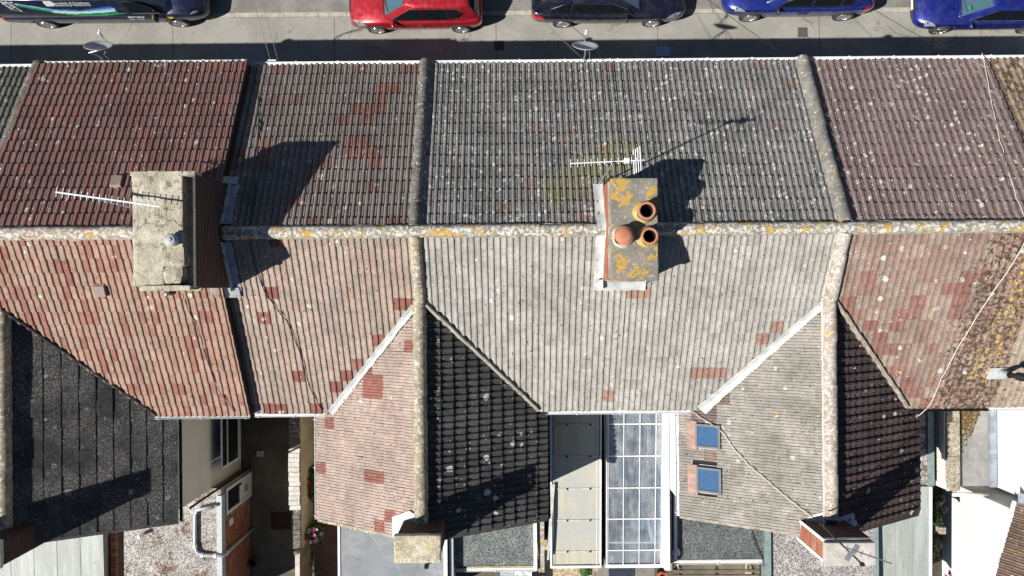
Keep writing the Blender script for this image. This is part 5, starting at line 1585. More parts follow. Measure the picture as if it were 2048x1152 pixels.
# slatted pergola below
t = thing('slatted_pergola', 'weathered slatted pergola in the yard below the dark felt roof', 'pergola', (6, -9, 0))
sm = MB().box((0, 0, 0), (2.55, .075, .05)).mesh('slat', mat['wood'])
for i in range(8): link('slat', sm, t, Matrix.Translation((4.8, -8.62 - i*.15, 1.9 + (i % 2)*.012)))
for x in (5.0, 6.1, 7.2): MB().box((x, -9.9, 1.78), (x + .07, -8.5, 1.90)).build('rafter', mat['wood'], t)
for x in (5.0, 7.2): MB().box((x, -8.6, 0), (x + .09, -8.51, 1.78)).build('post', mat['mortarpale'], t)
c = at(1326, 1150, .5)
t = thing('hose_reel', 'orange garden hose coil at the bottom edge right of the glass conservatory', 'hose', (c.x, c.y - .1, 0))
bm = MB()
for k in range(5):
    R_ = .13 + .02*(k % 3)
    bm.tube([(c.x + R_*math.cos(a*.2618), c.y - .08 + R_*math.sin(a*.2618), .42 + k*.025) for a in range(25)], .014, 6, caps=False)
bm.build('coil', gloss('orange_hose', (.62, .13, .04), .45), t, True)
MB().lathe([(.10, 0), (.08, .4), (.001, .4)], 14, Matrix.Translation((c.x, c.y - .08, 0))).build('stand', mat['black'], t)
c = at(1243, 1152, 0)
tag(MB().box((c.x - .42, c.y - .5, .006), (c.x + .42, c.y + .3, .03)).build('yard_mat', plain('navy_mat', (.03, .04, .06), None, 5, .9, .1)), 'dark navy mat on the paving below the glass conservatory', 'mat')
tag(MB().box((2.5, -8.9, .0), (2.62, -8.4, 1.1)).build('gate_post', plain('pink_post', (.55, .36, .30), None, 4, .9, .1)), 'pinkish white post at the corner of the beige gravel', 'post')

# --- grey chippings extension, right
t = thing('flat_roof_extension', 'flat roofed extension in speckled grey stone chippings under the red brick chimney', 'extension', (9, -7.8, 0), 'flat roofed extensions')
MB().box((7.56, -9.8, 0), (10.58, -5.87, 2.36)).build('wall', mat['pebble'], t)
MB().box((7.55, -9.8, 2.36), (10.58, -5.85, 2.41)).build('roof', mat['chips2'], t)
MB().box((10.585, -9.8, 2.2), (10.70, -6.0, 2.52)).build('barge_board', mat['trim'], t)
t = thing('lean_to', 'pale grey green sheet lean-to with a white edge, right of the speckled roof', 'lean-to', (11.6, -7.8, 0))
MB().box((10.86, -9.8, 0), (12.36, -6.02, 2.12)).build('wall', mat['white'], t)
for i in range(3):
    x0 = 10.84 + i*.50
    MB().prism([(x0, -9.85), (x0 + .493, -9.85), (x0 + .493, -6.0), (x0, -6.0)], [2.1]*4, [2.20 + .004*i, 2.20 + .004*i, 2.28 + .004*i, 2.28 + .004*i]).build('roof_panel', mat['sheet'], t)
MB().prism([(12.335, -9.85), (12.40, -9.85), (12.40, -6.0), (12.335, -6.0)], [2.08]*4, [2.25, 2.25, 2.33, 2.33]).build('edge_trim', mat['upvc'], t)
gutter((12.455, -9.85, 2.12), (12.455, -6.02, 2.12), t, mat['black'], .05, None, (1, 0, 0))
t = thing('flat_roof_extension', 'small beige chippings flat roof shaded by the dark maroon wing', 'extension', (11.4, -4.6, 0), 'flat roofed extensions')
MB().box((10.55, -5.94, 0), (12.26, -3.0, 2.24)).build('wall', mat['pebble'], t)
MB().box((10.55, -5.95, 2.24), (12.27, -3.0, 2.29)).build('roof', mat['chips'], t)
MB().box((12.275, -5.97, 2.1), (12.46, -3.0, 2.34)).build('edge_trim', mat['trim'], t)
# aggregate topped wall
t = thing('aggregate_wall', 'cream block wall topped with exposed aggregate slabs', 'wall', (12.8, -4.6, 0))
MB().box((12.66, -6.02, 0), (13.02, -3.0, 2.50)).build('core', mat['cream'], t)
bl_ = MB().box((0, 0, 0), (.02, .43, .21)).mesh('block', mat['cream'])
for r in range(4):
    for i in range(7):
        y = -6.02 + i*.44 - (.22 if r % 2 else 0)
        if y < -6.1: continue
        link('block', bl_, t, Matrix.Translation((12.645, y, 1.66 + r*.22)))
for i in range(3): MB().box((12.70, -6.06 + i*1.02, 2.50), (13.08, -5.05 + i*1.02, 2.565)).build('coping_slab', mat['agg'], t)
# mossy flat roof
t = thing('flat_roof_extension', 'worn grey felt flat roof with a patch of brown moss', 'extension', (13.6, -4.6, 0), 'flat roofed extensions')
MB().box((13.06, -5.97, 0), (14.02, -3.0, 2.30)).build('wall', mat['pebble'], t)
for i, (a, b) in enumerate(((-5.98, -4.9), (-4.91, -3.0))):
    MB().box((13.05, a, 2.30), (14.06, b, 2.345 + .005*i)).build('felt_sheet', mat['felt_mid'], t)
MB().box((14.065, -6.0, 2.2), (14.25, -3.0, 2.44)).build('edge_trim', mat['lead'], t)
mb = MB(); rr = random.Random(6)
for i in range(2600):
    x = 13.08 + abs(rr.gauss(0, .42)); y = -3.2 - abs(rr.gauss(0, .80))
    if x > 14.0 or y < -5.6 or (x - 13.08)/1.0 + (-3.2 - y)/2.2 > 1.05: continue
    s = rr.uniform(.012, .045); a = rr.uniform(0, 6.28); z = 2.352
    vs = [(x + s*math.cos(a + k*1.2566)*rr.uniform(.7, 1.3), y + s*math.sin(a + k*1.2566)*rr.uniform(.7, 1.3), z - .01) for k in range(5)] + [(x, y, z + s*.7)]
    mb.add(vs, [(k, (k+1) % 5, 5) for k in range(5)], int(rr.random() > .93))
struct(mb.build('moss', [mat['moss'], plain('yellow_moss', (.40, .34, .06), None, 8, 1, .3)], t), 'stuff')
p0, p1 = at(1905, 989, 2.2), at(1976, 989, 2.2)
MB().tube([p0, p1], .06, 10).build('waste_pipe', mat['cream'], t, True)

# --- white rendered wing at the right edge
t = thing('white_wing', 'brilliant white rendered wing rising out of the right edge of the picture', 'building', (16, -4.6, 0))
MB().box((14.30, -6.02, 0), (19.5, -3.3, 4.7)).build('wall', mat['white'], t)
MB().box((14.25, -6.1, 4.7), (19.5, -3.25, 4.85)).build('roof', mat['felt_grey'], t)
t = thing('white_outhouse', 'white outhouse with a brown tiled roof in the bottom right corner', 'outhouse', (15.5, -8, 0))
MB().box((14.02, -9.9, 0), (19.5, -6.36, 3.30)).build('wall', mat['white'], t)
MB().box((13.99, -9.9, 3.30), (19.5, -6.36, 3.42)).build('roof', mat['white'], t)
rr_ = at(2034, 1004, 3.55); rl = at(1988, 1160, 3.55)
ev = (rl - rr_).normalized(); ups = Vector((-ev.y, ev.x, 0))
if ups.x < 0: ups = -ups
mat['t_out'] = roof_mat('brown_outhouse_tile', [(0, (.17, .12, .095)), (.5, (.20, .14, .11)), (1, (.23, .16, .13))], .15, 0, .3, 0, .3, .2)
q0, q1 = rr_, rl + ev*1.2
SO = Slope([q0, q1, q1 + ups*3.2 + Vector((0, 0, .9)), q0 + ups*3.2 + Vector((0, 0, .9))], -ups)
ro = deck([SO], t)
lay_tiles([(SO, 'roll', .30, .33, mat['t_out'], rnd, None)], ro)
gutter(q0 - ups*.06 + Vector((0, 0, -.03)), q1 - ups*.06 + Vector((0, 0, -.03)), t, mat['upvc'], .05, mat['upvc'], tuple(-ups))
MB().slab([q0 + Vector((0, 0, .05)), q0 + ups*1.6 + Vector((0, 0, .5)), q0 + ups*1.6 + Vector((0, .28, .5)), q0 + Vector((0, .28, .05))], (-.2, 0, 1), .02).build('ridge_flashing', mat['lead'], t)
# fence post and low stub wall in the bed
c = at(1886, 1062, 2.3)
t = thing('stub_wall', 'low tan stub wall with a stone topped post against the white outhouse', 'wall', (c.x, c.y, 0))
MB().box((c.x - .06, c.y - .07, 0), (c.x + .07, c.y + .06, 2.2)).build('post', mat['mortar'], t)
MB().box((c.x - .09, c.y - .10, 2.2), (c.x + .10, c.y + .09, 2.28)).build('post_cap', mat['agg'], t)
MB().box((c.x - .03, c.y - 1.0, 0), (c.x + .05, c.y - .075, 1.6)).build('core', mat['mortar'], t)
# ------------------------------------------------------------------ vehicles
mat['tyre'] = plain('tyre_rubber', (.030, .029, .028), (.05, .048, .045), 4, .9, .15)
mat['rim'] = gloss('alloy_rim', (.55, .56, .58), .25, .85)
mat['hub'] = gloss('wheel_dark', (.02, .02, .021), .6)
mat['carglass'] = gloss('car_glass', (.010, .014, .016), .04, 0, .6, .7)
mat['screen'] = gloss('windscreen_glass', (.06, .12, .15), .05, 0, 1.0, .7)
mat['trimblk'] = gloss('black_trim', (.022, .022, .024), .45)
mat['greytrim'] = plain('grey_bumper_plastic', (.075, .075, .078), None, 5, .7, .1)
mat['lamp'] = gloss('clear_lamp', (.50, .53, .56), .15, .5, 1.0)
mat['redlamp'] = gloss('red_lamp', (.55, .012, .02), .12, 0, 1.0)
mat['chrome'] = gloss('chrome', (.72, .73, .74), .12, 1.0)
mat['plate'] = gloss('white_plate', (.75, .75, .73), .4)

def wheel_meshes(R, W, spokes, style):
    rot = Matrix.Rotation(math.radians(90), 4, 'X')
    r = R*.68
    ty = MB().lathe([(r, -W/2+.01), (R*.80, -W/2), (R*.93, -W/2+.006), (R*.985, -W/2+.03), (R, -W/2+.06), (R, W/2-.06), (R*.985, W/2-.03), (R*.93, W/2-.006), (R*.80, W/2), (r, W/2-.01), (r, -W/2+.01)], 32, rot).mesh('wheel', mat['tyre'], True)
    rb = MB()
    for sg in (-1, 1):
        rb.lathe([(r*1.0, sg*(W/2-.012)), (r*.985, sg*(W/2-.004)), (r*.93, sg*(W/2-.006)), (r*.90, sg*(W/2-.03)), (r*.88, sg*(W/2-.07))], 32, rot, 0)
        rb.lathe([(r*.9, sg*(W/2-.075)), (.001, sg*(W/2-.07))], 28, rot, 1)
        rb.lathe([(.055, sg*(W/2-.06)), (.055, sg*(W/2-.012)), (.03, sg*(W/2-.006)), (.001, sg*(W/2-.006))], 14, rot, 0)
        for k in range(spokes):
            a = 2*math.pi*k/spokes + .3
            M = rot @ Matrix.Rotation(a, 4, 'Z')
            w0, w1 = (.030, .045) if style != 'steel' else (.05, .035)
            y0, y1 = sorted((sg*(W/2-.045), sg*(W/2-.012)))
            vs = [(.03, -w0, y0), (r*.93, -w1, y0), (r*.93, w1, y0), (.03, w0, y0), (.03, -w0, y1), (r*.93, -w1, y1), (r*.93, w1, y1), (.03, w0, y1)]
            rb.add([M @ Vector(v) for v in vs], [(0,3,2,1),(4,5,6,7),(0,1,5,4),(1,2,6,5),(2,3,7,6),(3,0,4,7)], 0)
    return ty, rb.mesh('rim', [mat['rim'], mat['hub']])

STN = {   # x fraction, half width factor, underside, shoulder, deck height
 'hatch': [(0, .70, .40, .72, .80), (.006, .82, .32, .82, .90), (.03, .92, .25, .92, .985), (.10, .985, .21, .95, 1.0), (.22, 1, .19, .95, .98), (.5, 1, .19, .93, .97), (.70, 1, .19, .91, .985), (.78, .995, .20, .885, .97), (.87, .97, .21, .80, .885), (.935, .91, .23, .70, .775), (.975, .80, .27, .60, .66), (.994, .66, .31, .53, .57), (1, .52, .36, .48, .50)],
 'estate': [(0, .72, .40, .74, .82), (.006, .84, .32, .86, .93), (.025, .93, .25, .95, 1.0), (.10, .985, .21, .96, 1.0), (.22, 1, .19, .95, .98), (.5, 1, .19, .92, .96), (.68, 1, .19, .90, .97), (.76, .995, .20, .88, .95), (.87, .975, .21, .81, .875), (.94, .90, .23, .71, .775), (.978, .78, .27, .61, .665), (.995, .64, .31, .53, .57), (1, .50, .36, .48, .50)],
 'suv': [(0, .72, .46, .84, .93), (.006, .84, .38, .94, 1.02), (.03, .93, .31, 1.03, 1.09), (.10, .99, .27, 1.05, 1.1), (.25, 1, .25, 1.04, 1.08), (.5, 1, .25, 1.02, 1.06), (.70, 1, .25, 1.0, 1.07), (.78, .995, .26, .98, 1.06), (.88, .975, .27, .91, .99), (.945, .91, .29, .82, .89), (.98, .79, .33, .70, .76), (.995, .66, .37, .60, .64), (1, .52, .42, .52, .55)],
 'van': [(0, .90, .42, .86, .9), (.003, .95, .36, .90, .94), (.012, .975, .30, .93, .96), (.08, .99, .26, .95, .98), (.3, 1, .25, .95, .98), (.6, 1, .25, .95, .98), (.78, 1, .25, .98, 1.08), (.85, .99, .26, 1.05, 1.17), (.905, .965, .27, 1.0, 1.10), (.95, .90, .30, .85, .96), (.98, .80, .33, .70, .78), (.995, .68, .36, .58, .62), (1, .54, .40, .50, .53)],
}
GH = {'hatch': dict(c=.745, w=.55, r=.10, t=.02, zb=.955, base=.93, roof=.70, fb=.075, ft=.07, rb=.12, rt=.09),
      'estate': dict(c=.70, w=.55, r=.07, t=.012, zb=.945, base=.93, roof=.70, fb=.07, ft=.06, rb=.11, rt=.08),
      'suv': dict(c=.74, w=.57, r=.10, t=.02, zb=1.05, base=.93, roof=.71, fb=.075, ft=.07, rb=.12, rt=.09),
      'van': dict(c=.875, w=.735, r=.012, t=.002, zb=1.0, base=.985, roof=.80, fb=.06, ft=.05, rb=.012, rt=.012)}

def car(name, label, cat, kind, u_rear, u_front, v_wheel, W, Hh, paint, wheels=(.165, .80), R=.32, spokes=5, style='alloy', group='vehicles parked along the kerb', zref=.5, wraps=None, lower=None):
    """built facing +x with its tail at x = 0, then set down where the photograph shows it"""
    a, b = at(u_rear, v_wheel - 40, zref), at(u_front, v_wheel - 40, zref)
    L = abs(b.x - a.x); face = 1 if b.x > a.x else -1
    yn = at((u_rear + u_front)/2, v_wheel, 0).y
    t_in = .035
    half = W/2
    M = Matrix.Translation((a.x, yn - t_in*0, 0.0)) @ Matrix.Rotation(0.0, 4, 'X') @ (Matrix.Translation((0, half - t_in, 0)) @ (Matrix.Identity(4) if face > 0 else Matrix.Rotation(math.pi, 4, 'Z')))
    t = thing(name, label, cat, group=group, M=M)
    ns = -1 if face > 0 else 1                      # the side towards the camera, in local y
    # body
    vs, fs = [], []
    for (f, wf, zb, zs, zd) in STN[kind]:
        w = half*wf; x = f*L
        right = [(0, zb), (.70*w, zb), (.93*w, zb + .05), (.985*w, zb + .28*(zs-zb)), (w, zb + .58*(zs-zb)), (.985*w, zs - .09), (.955*w, zs - .02), (.88*w, zs + .012), (.55*w, zd - .012), (0, zd)]
        ring = right + [(-y, z) for y, z in right[-2:0:-1]]
        vs += [(x, y, z) for y, z in ring]
    n = 18; m = len(STN[kind])
    for i in range(m - 1):
        for k in range(n): fs.append((i*n+k, (i+1)*n+k, (i+1)*n+(k+1) % n, i*n+(k+1) % n))
    fs.append(tuple(range(n))); fs.append(tuple(range((m-1)*n, m*n))[::-1])
    me = bpy.data.meshes.new('body'); me.from_pydata(vs, [], fs)
    bm = bmesh.new(); bm.from_mesh(me); bmesh.ops.recalc_face_normals(bm, faces=bm.faces[:]); bm.to_mesh(me); bm.free()
    me.polygons.foreach_set('use_smooth', [True]*len(me.polygons))
    me.materials.append(paint); me.materials.append(mat['hub'])
    body = bpy.data.objects.new('body', me); COL.objects.link(body)
    sub = body.modifiers.new('s', 'SUBSURF'); sub.levels = 2; sub.render_levels = 2
    xs = [wheels[0]*L, wheels[1]*L]
    cm = MB()
    for x in xs:
        for sg in (-1, 1):
            cm.lathe([(.001, -.16), (R + .055, -.16), (R + .055, .25), (.001, .25)], 36, Matrix.Translation((x, sg*(half - .10), R + .015)) @ Matrix.Rotation(math.radians(90), 4, 'X'))
    cme = cm.mesh('cut', mat['hub'])
    bm = bmesh.new(); bm.from_mesh(cme); bmesh.ops.remove_doubles(bm, verts=bm.verts[:], dist=.0025); bmesh.ops.recalc_face_normals(bm, faces=bm.faces[:]); bm.to_mesh(cme); bm.free()
    cut = bpy.data.objects.new('cut', cme); COL.objects.link(cut)
    bo = body.modifiers.new('b', 'BOOLEAN'); bo.operation = 'DIFFERENCE'; bo.object = cut; bo.solver = 'EXACT'; bo.material_mode = 'TRANSFER'
    dg = bpy.context.evaluated_depsgraph_get()
    nm = bpy.data.meshes.new_from_object(body.evaluated_get(dg))
    bpy.data.objects.remove(body); bpy.data.objects.remove(cut)
    nm.name = 'body'
    body = link('body', nm, t, M)
    bvh = BVHTree.FromPolygons([v.co.copy() for v in nm.vertices], [list(p.vertices) for p in nm.polygons])
    # greenhouse
    q = GH[kind]; yb, yr = half*q['base'], half*q['roof']; zb, zr = q['zb'], Hh
    xc, xw, xr, xt = q['c']*L, q['w']*L, q['r']*L, q['t']*L
    bm = bmesh.new()
    def ringpts(x0, x1, y, z, fb, rb, yk=.80):
        return [(x0, s*y*yk, z) for s in (-1, 1)] + [(x0 - fb*L, s*y, z) for s in (-1, 1)] + [(x1 + rb*L, s*y, z) for s in (-1, 1)] + [(x1, s*y*.86, z) for s in (-1, 1)]
    P_ = ringpts(xc, xt, yb, zb - .05, q['fb'], q['rb']) + ringpts(xw, xr, yr, zr - .055, q['ft'], q['rt']) + ringpts(xw - .10*L*.5, xr + .03*L, yr*.86, zr - .012, q['ft'], q['rt']) + [(xw - .12*L, 0, zr), (xr + .12*L, 0, zr)]
    for p in P_: bm.verts.new(p)
    bmesh.ops.convex_hull(bm, input=bm.verts[:])
    loose = [v for v in bm.verts if not v.link_faces]
    bmesh.ops.delete(bm, geom=loose, context='VERTS')
    bmesh.ops.dissolve_limit(bm, angle_limit=math.radians(4), verts=bm.verts[:], edges=bm.edges[:])
    bmesh.ops.bevel(bm, geom=[e_ for e_ in bm.edges if len(e_.link_faces) == 2 and e_.calc_face_angle(0) > math.radians(18)], offset=.03, segments=3, affect='EDGES', profile=.5)
    gm = bpy.data.meshes.new('roof'); bm.to_mesh(gm); bm.free(); gm.materials.append(paint)
    gm.polygons.foreach_set('use_smooth', [True]*len(gm.polygons))
    top = link('roof', gm, t, M)
    gb = BVHTree.FromPolygons([v.co.copy() for v in gm.vertices], [list(p.vertices) for p in gm.polygons])
    def surf(o, d):
        best = None
        for tree in (bvh, gb):
            h = tree.ray_cast(Vector(o), Vector(d))
            if h[0] is not None and (best is None or h[3] < best[3]): best = h
        return best
    def patch(name, corner, d, m_, parent=body, off=.006, nu=8, nv=5, smooth=True, rows=None, mb=None):
        """a thin fitted panel: corner points (four, or rows of points) cast onto the bodywork along d"""
        d = Vector(d).normalized(); own = mb is None; mb = mb or MB()
        if rows is None:
            c0, c1, c2, c3 = (Vector(c_) for c_ in corner)
            rows = [[c0.lerp(c1, i/nu).lerp(c3.lerp(c2, i/nu), j/nv) for i in range(nu+1)] for j in range(nv+1)]
        pts = []
        last = None
        for r in rows:
            rr_ = []
            for p in r:
                h = surf(Vector(p) - d*2.5, d)
                if h is None: rr_.append(None)
                else:
                    nn = h[1] if h[1].dot(d) < 0 else -h[1]
                    rr_.append(h[0] + nn*off)
            pts.append(rr_)
        o = len(mb.v); idx = {}
        for j, r in enumerate(pts):
            for i, p in enumerate(r):
                if p is not None: idx[(i, j)] = len(mb.v) ; mb.v.append(tuple(p))
        for j in range(len(pts)-1):
            for i in range(len(pts[0])-1):
                k = [(i, j), (i+1, j), (i+1, j+1), (i, j+1)]
                if all(c_ in idx for c_ in k): mb.f.append([idx[c_] for c_ in k]); mb.mi.append(0); mb.t.append(0)
        if own and mb.f: return mb.build(name, m_, parent, smooth, M=M)
    side = lambda x, z: Vector((x, 0, z))
    # windows on both flanks
    def flank(x, tt, s, off=.010):
        y = yb + (yr - yb)*tt; z = zb - .05 + (zr - .055 - (zb - .05))*tt
        nn = Vector((0, zr - zb, yb - yr)).normalized()
        return Vector((x*L, s*(y + nn.y*off), z + nn.z*off))
    WIN = {'hatch': [[(.675, .20), (.63, .20), (.585, .62), (.60, .66)][:0] or [(.668, .17), (.60, .17), (.60, .52)], [(.585, .17), (.44, .17), (.44, .90), (.52, .90), (.585, .60)], [(.425, .17), (.255, .19), (.255, .90), (.425, .91)], [(.24, .19), (.175, .32), (.155, .62), (.185, .86), (.24, .90)]],
           'estate': [[(.63, .17), (.435, .17), (.435, .90), (.51, .90), (.60, .50)], [(.415, .17), (.30, .18), (.30, .90), (.415, .91)], [(.285, .18), (.245, .19), (.255, .90), (.285, .90)], [(.23, .19), (.12, .24), (.125, .55), (.20, .88), (.235, .90)]],
           'suv': [[(.655, .17), (.45, .17), (.45, .90), (.53, .90), (.62, .55)], [(.43, .17), (.26, .19), (.26, .88), (.43, .91)], [(.245, .2), (.18, .3), (.19, .8), (.245, .88)]],
           'van': [[(.80, .24), (.67, .24), (.665, .88), (.715, .90), (.775, .60)]]}
    for s in (-1, 1):
        for wn_ in WIN[kind]:
            pts = [flank(x, tt, s) for x, tt in wn_]
            nn = Vector((0, s*(zr - zb), yb - yr)).normalized()
            MB().slab(pts, nn, .016).build('side_window', mat['carglass'], top, M=M)
            c_ = sum(pts, Vector())/len(pts)
            mb = MB(); k = len(pts)
            for i in range(k):
                mb.tube([pts[i] + (pts[i]-c_).normalized()*.012, pts[(i+1) % k] + (pts[(i+1) % k]-c_).normalized()*.012], .010, 5)
            mb.build('window_trim', mat['chrome'] if kind in ('hatch', 'estate') else mat['trimblk'], top, M=M)
    fn = Vector((zr - zb, 0, xc - xw)).normalized()
    def front(s, tt, off=.012):
        return Vector((xc + (xw - xc)*tt, s*(yb*.80 + (yr*.80 - yb*.80)*tt), zb - .05 + (zr - .055 - zb + .05)*tt)) + fn*off
    MB().slab([front(-1.02, .16 if kind != 'van' else .3), front(1.02, .16 if kind != 'van' else .3), front(.98, .93), front(-.98, .93)], fn, .016).build('windscreen', mat['screen'], top, M=M)
    MB().tube([front(-1.02, .12), front(0, .11), front(1.02, .12)], .014, 6).build('windscreen_trim', mat['trimblk'], top, M=M)
    MB().tube([front(-.1, .16, .03), front(.45, .22, .03), front(.9, .30, .028)], .009, 5).build('wiper', mat['trimblk'], top, M=M)
    bn = Vector((-(zr - zb), 0, (xt - xr)*-1)).normalized(); bn = Vector((-(zr-zb), 0, xr - xt)).normalized()
    def rearp(s, tt, off=.012):
        return Vector((xt + (xr - xt)*tt, s*(yb*.86 + (yr*.86 - yb*.86)*tt), zb - .05 + (zr - .055 - zb + .05)*tt)) + bn*off
    MB().slab([rearp(-.9, .2), rearp(.9, .2), rearp(.86, .92), rearp(-.86, .92)], bn, .016).build('rear_window', mat['carglass'], top, M=M)
    # lamps, grille, plates, mirrors, handles, seams
    zs_ = {'hatch': 0, 'estate': 0, 'suv': .12, 'van': .10}[kind]
    for s in (-1, 1):
        w = half*s
        if kind == 'van':
            patch('headlight', [(L*.915, w*.985, 0), (L*.965, w*.80, 0), (L*.975, w*.66, 0), (L*.935, w*.72, 0)], (0, 0, -1), mat['carglass'], off=.010)
            patch('headlight_lens', [(L*.925, w*.90, 0), (L*.955, w*.80, 0), (L*.96, w*.74, 0), (L*.938, w*.79, 0)], (0, 0, -1), mat['lamp'], off=.014)
        else:
            patch('headlight', [(L*.858, w*.958, 0), (L*.925, w*.905, 0), (L*.968, w*.70, 0), (L*.93, w*.76, 0)], (0, 0, -1), mat['lamp'], off=.012)
            patch('lamp_bezel', [(L*.905, w*.885, 0), (L*.922, w*.865, 0), (L*.93, w*.81, 0), (L*.918, w*.815, 0)], (0, 0, -1), mat['screen'], off=.016)
        dz = (0, -s, 0)
        patch('taillight', [(L*.012, s*2, .60+zs_), (L*.085, s*2, .72+zs_), (L*.075, s*2, .90+zs_), (L*.012, s*2, .88+zs_)] if kind != 'van' else [(L*.003, s*2, .62), (L*.028, s*2, .62), (L*.024, s*2, 1.08), (L*.003, s*2, 1.08)], dz, mat['redlamp'], off=.012)
        mx = {'hatch': .655, 'estate': .60, 'suv': .66, 'van': .775}[kind]*L
        mz = zb + .06
        bm = bmesh.new(); bmesh.ops.create_uvsphere(bm, u_segments=14, v_segments=8, radius=1)
        for v in bm.verts: v.co = Vector((mx + v.co.x*.07*(1.0 if v.co.x > 0 else .5), s*(half + .07) + v.co.y*(.115 if kind != 'van' else .12), mz + v.co.z*(.075 if kind != 'van' else .15)))
        mm = bpy.data.meshes.new('mirror'); bm.to_mesh(mm); bm.free(); mm.materials.append(paint if kind in ('hatch', 'estate') else mat['trimblk']); mm.polygons.foreach_set('use_smooth', [True]*len(mm.polygons))
        mi_ = link('mirror', mm, t, M)
        MB().box((mx - .045, s*half*.88 if s > 0 else s*(half + .02), mz - .05), (mx + .02, s*(half + .02) if s > 0 else s*half*.88, mz)).build('mirror_arm', mat['trimblk'], mi_, M=M)
        if s == ns:
            hx = {'hatch': (.455, .255), 'estate': (.43, .265), 'suv': (.47, .28), 'van': (.655,)}[kind]
            for h in hx:
                p = surf((h*L, s*3, .80 + zs_), (0, -s, 0))
                if p:
                    c_ = p[0]
                    MB().tube([c_ + Vector((-.07, s*.005, 0)), c_ + Vector((-.05, s*.028, .004)), c_ + Vector((.06, s*.028, .006)), c_ + Vector((.085, s*.005, .006))], .013, 6).build('door_handle', mat['chrome'] if kind == 'hatch' and False else paint, t, True, M=M)
            seams = {'hatch': (.645, .435, .235), 'estate': (.62, .425, .24), 'suv': (.645, .44, .25), 'van': (.80, .655, .38)}[kind]
            mb = MB()
            for sx in seams:
                z0, z1 = .30 + zs_, .90 + zs_
                patch('', None, dz, None, rows=[[Vector((sx*L - .006, s*2, z0 + (z1-z0)*j/7)), Vector((sx*L + .006, s*2, z0 + (z1-z0)*j/7))] for j in range(8)], mb=mb, off=.003)
            if mb.f: mb.build('door_seams', mat['hub'], body, M=M)
            patch('sill', None, dz, mat['greytrim'] if kind in ('suv', 'van') else mat['trimblk'], rows=[[Vector((L*(wheels[0] + .09 + (wheels[1]-wheels[0]-.18)*i/12), s*2, (.22 + zs_*.6) + (.09 if kind != 'van' else .13)*j/2)) for i in range(13)] for j in range(3)], off=.008)
        for k_, x in enumerate(xs):
            pass
    if kind in ('suv', 'van'):
        # dark arches round the wheels
        for x in xs:
            mb = MB()
            for s in (ns,):
                rows = []
                for rr_ in (R + .052, R + .115):
                    rows.append([Vector((x + rr_*math.cos(a_*math.pi/14), s*2, R + .015 + rr_*math.sin(a_*math.pi/14))) for a_ in range(15)])
                patch('', None, (0, -s, 0), None, rows=rows, mb=mb, off=.012)
            if mb.f: mb.build('wheel_arch', mat['greytrim'], body, M=M)
    for j, (z0, z1, w0, mm) in enumerate(((.52+zs_*.9, .60+zs_*.9, .42, 'trimblk'), (.27+zs_*.6, .40+zs_*.7, .50, 'trimblk'))):
        patch('grille', None, (-1, 0, 0), mat[mm], rows=[[Vector((L*1.2, half*w0*(-1 + 2*i/8), z0 + (z1-z0)*k/3)) for i in range(9)] for k in range(4)], off=.008)
    patch('number_plate', None, (-1, 0, 0), mat['plate'], rows=[[Vector((L*1.2, -.26 + .52*i/4, .43 + zs_*.8 + .10*k/2)) for i in range(5)] for k in range(3)], off=.018)
    for i, x in enumerate((.905, .95)):
        pass
    # wheels
    ty, rim = wheel_meshes(R, .205, spokes, style)
    for x in xs:
        for sg in (-1, 1):
            Mw = M @ Matrix.Translation((x, sg*(half - .105), R))
            wl = link('wheel', ty, t, Mw); link('rim', rim, wl, Mw)
    if wraps: wraps(dict(t=t, M=M, L=L, half=half, ns=ns, patch=patch, surf=surf, body=body, top=top, zb=zb, zr=zr, face=face))
    return t

def text_mesh(s, size, font_bold=False, spacing=1.0):
    cu = bpy.data.curves.new('t', 'FONT'); cu.body = s; cu.size = size; cu.resolution_u = 3; cu.space_character = spacing; cu.offset = size*.012
    o = bpy.data.objects.new('t', cu); COL.objects.link(o)
    dg = bpy.context.evaluated_depsgraph_get()
    me = bpy.data.meshes.new_from_object(o.evaluated_get(dg))
    v = [p.co.copy() for p in me.vertices]; f = [list(p.vertices) for p in me.polygons]
    bpy.data.objects.remove(o); bpy.data.curves.remove(cu); bpy.data.meshes.remove(me)
    return v, f

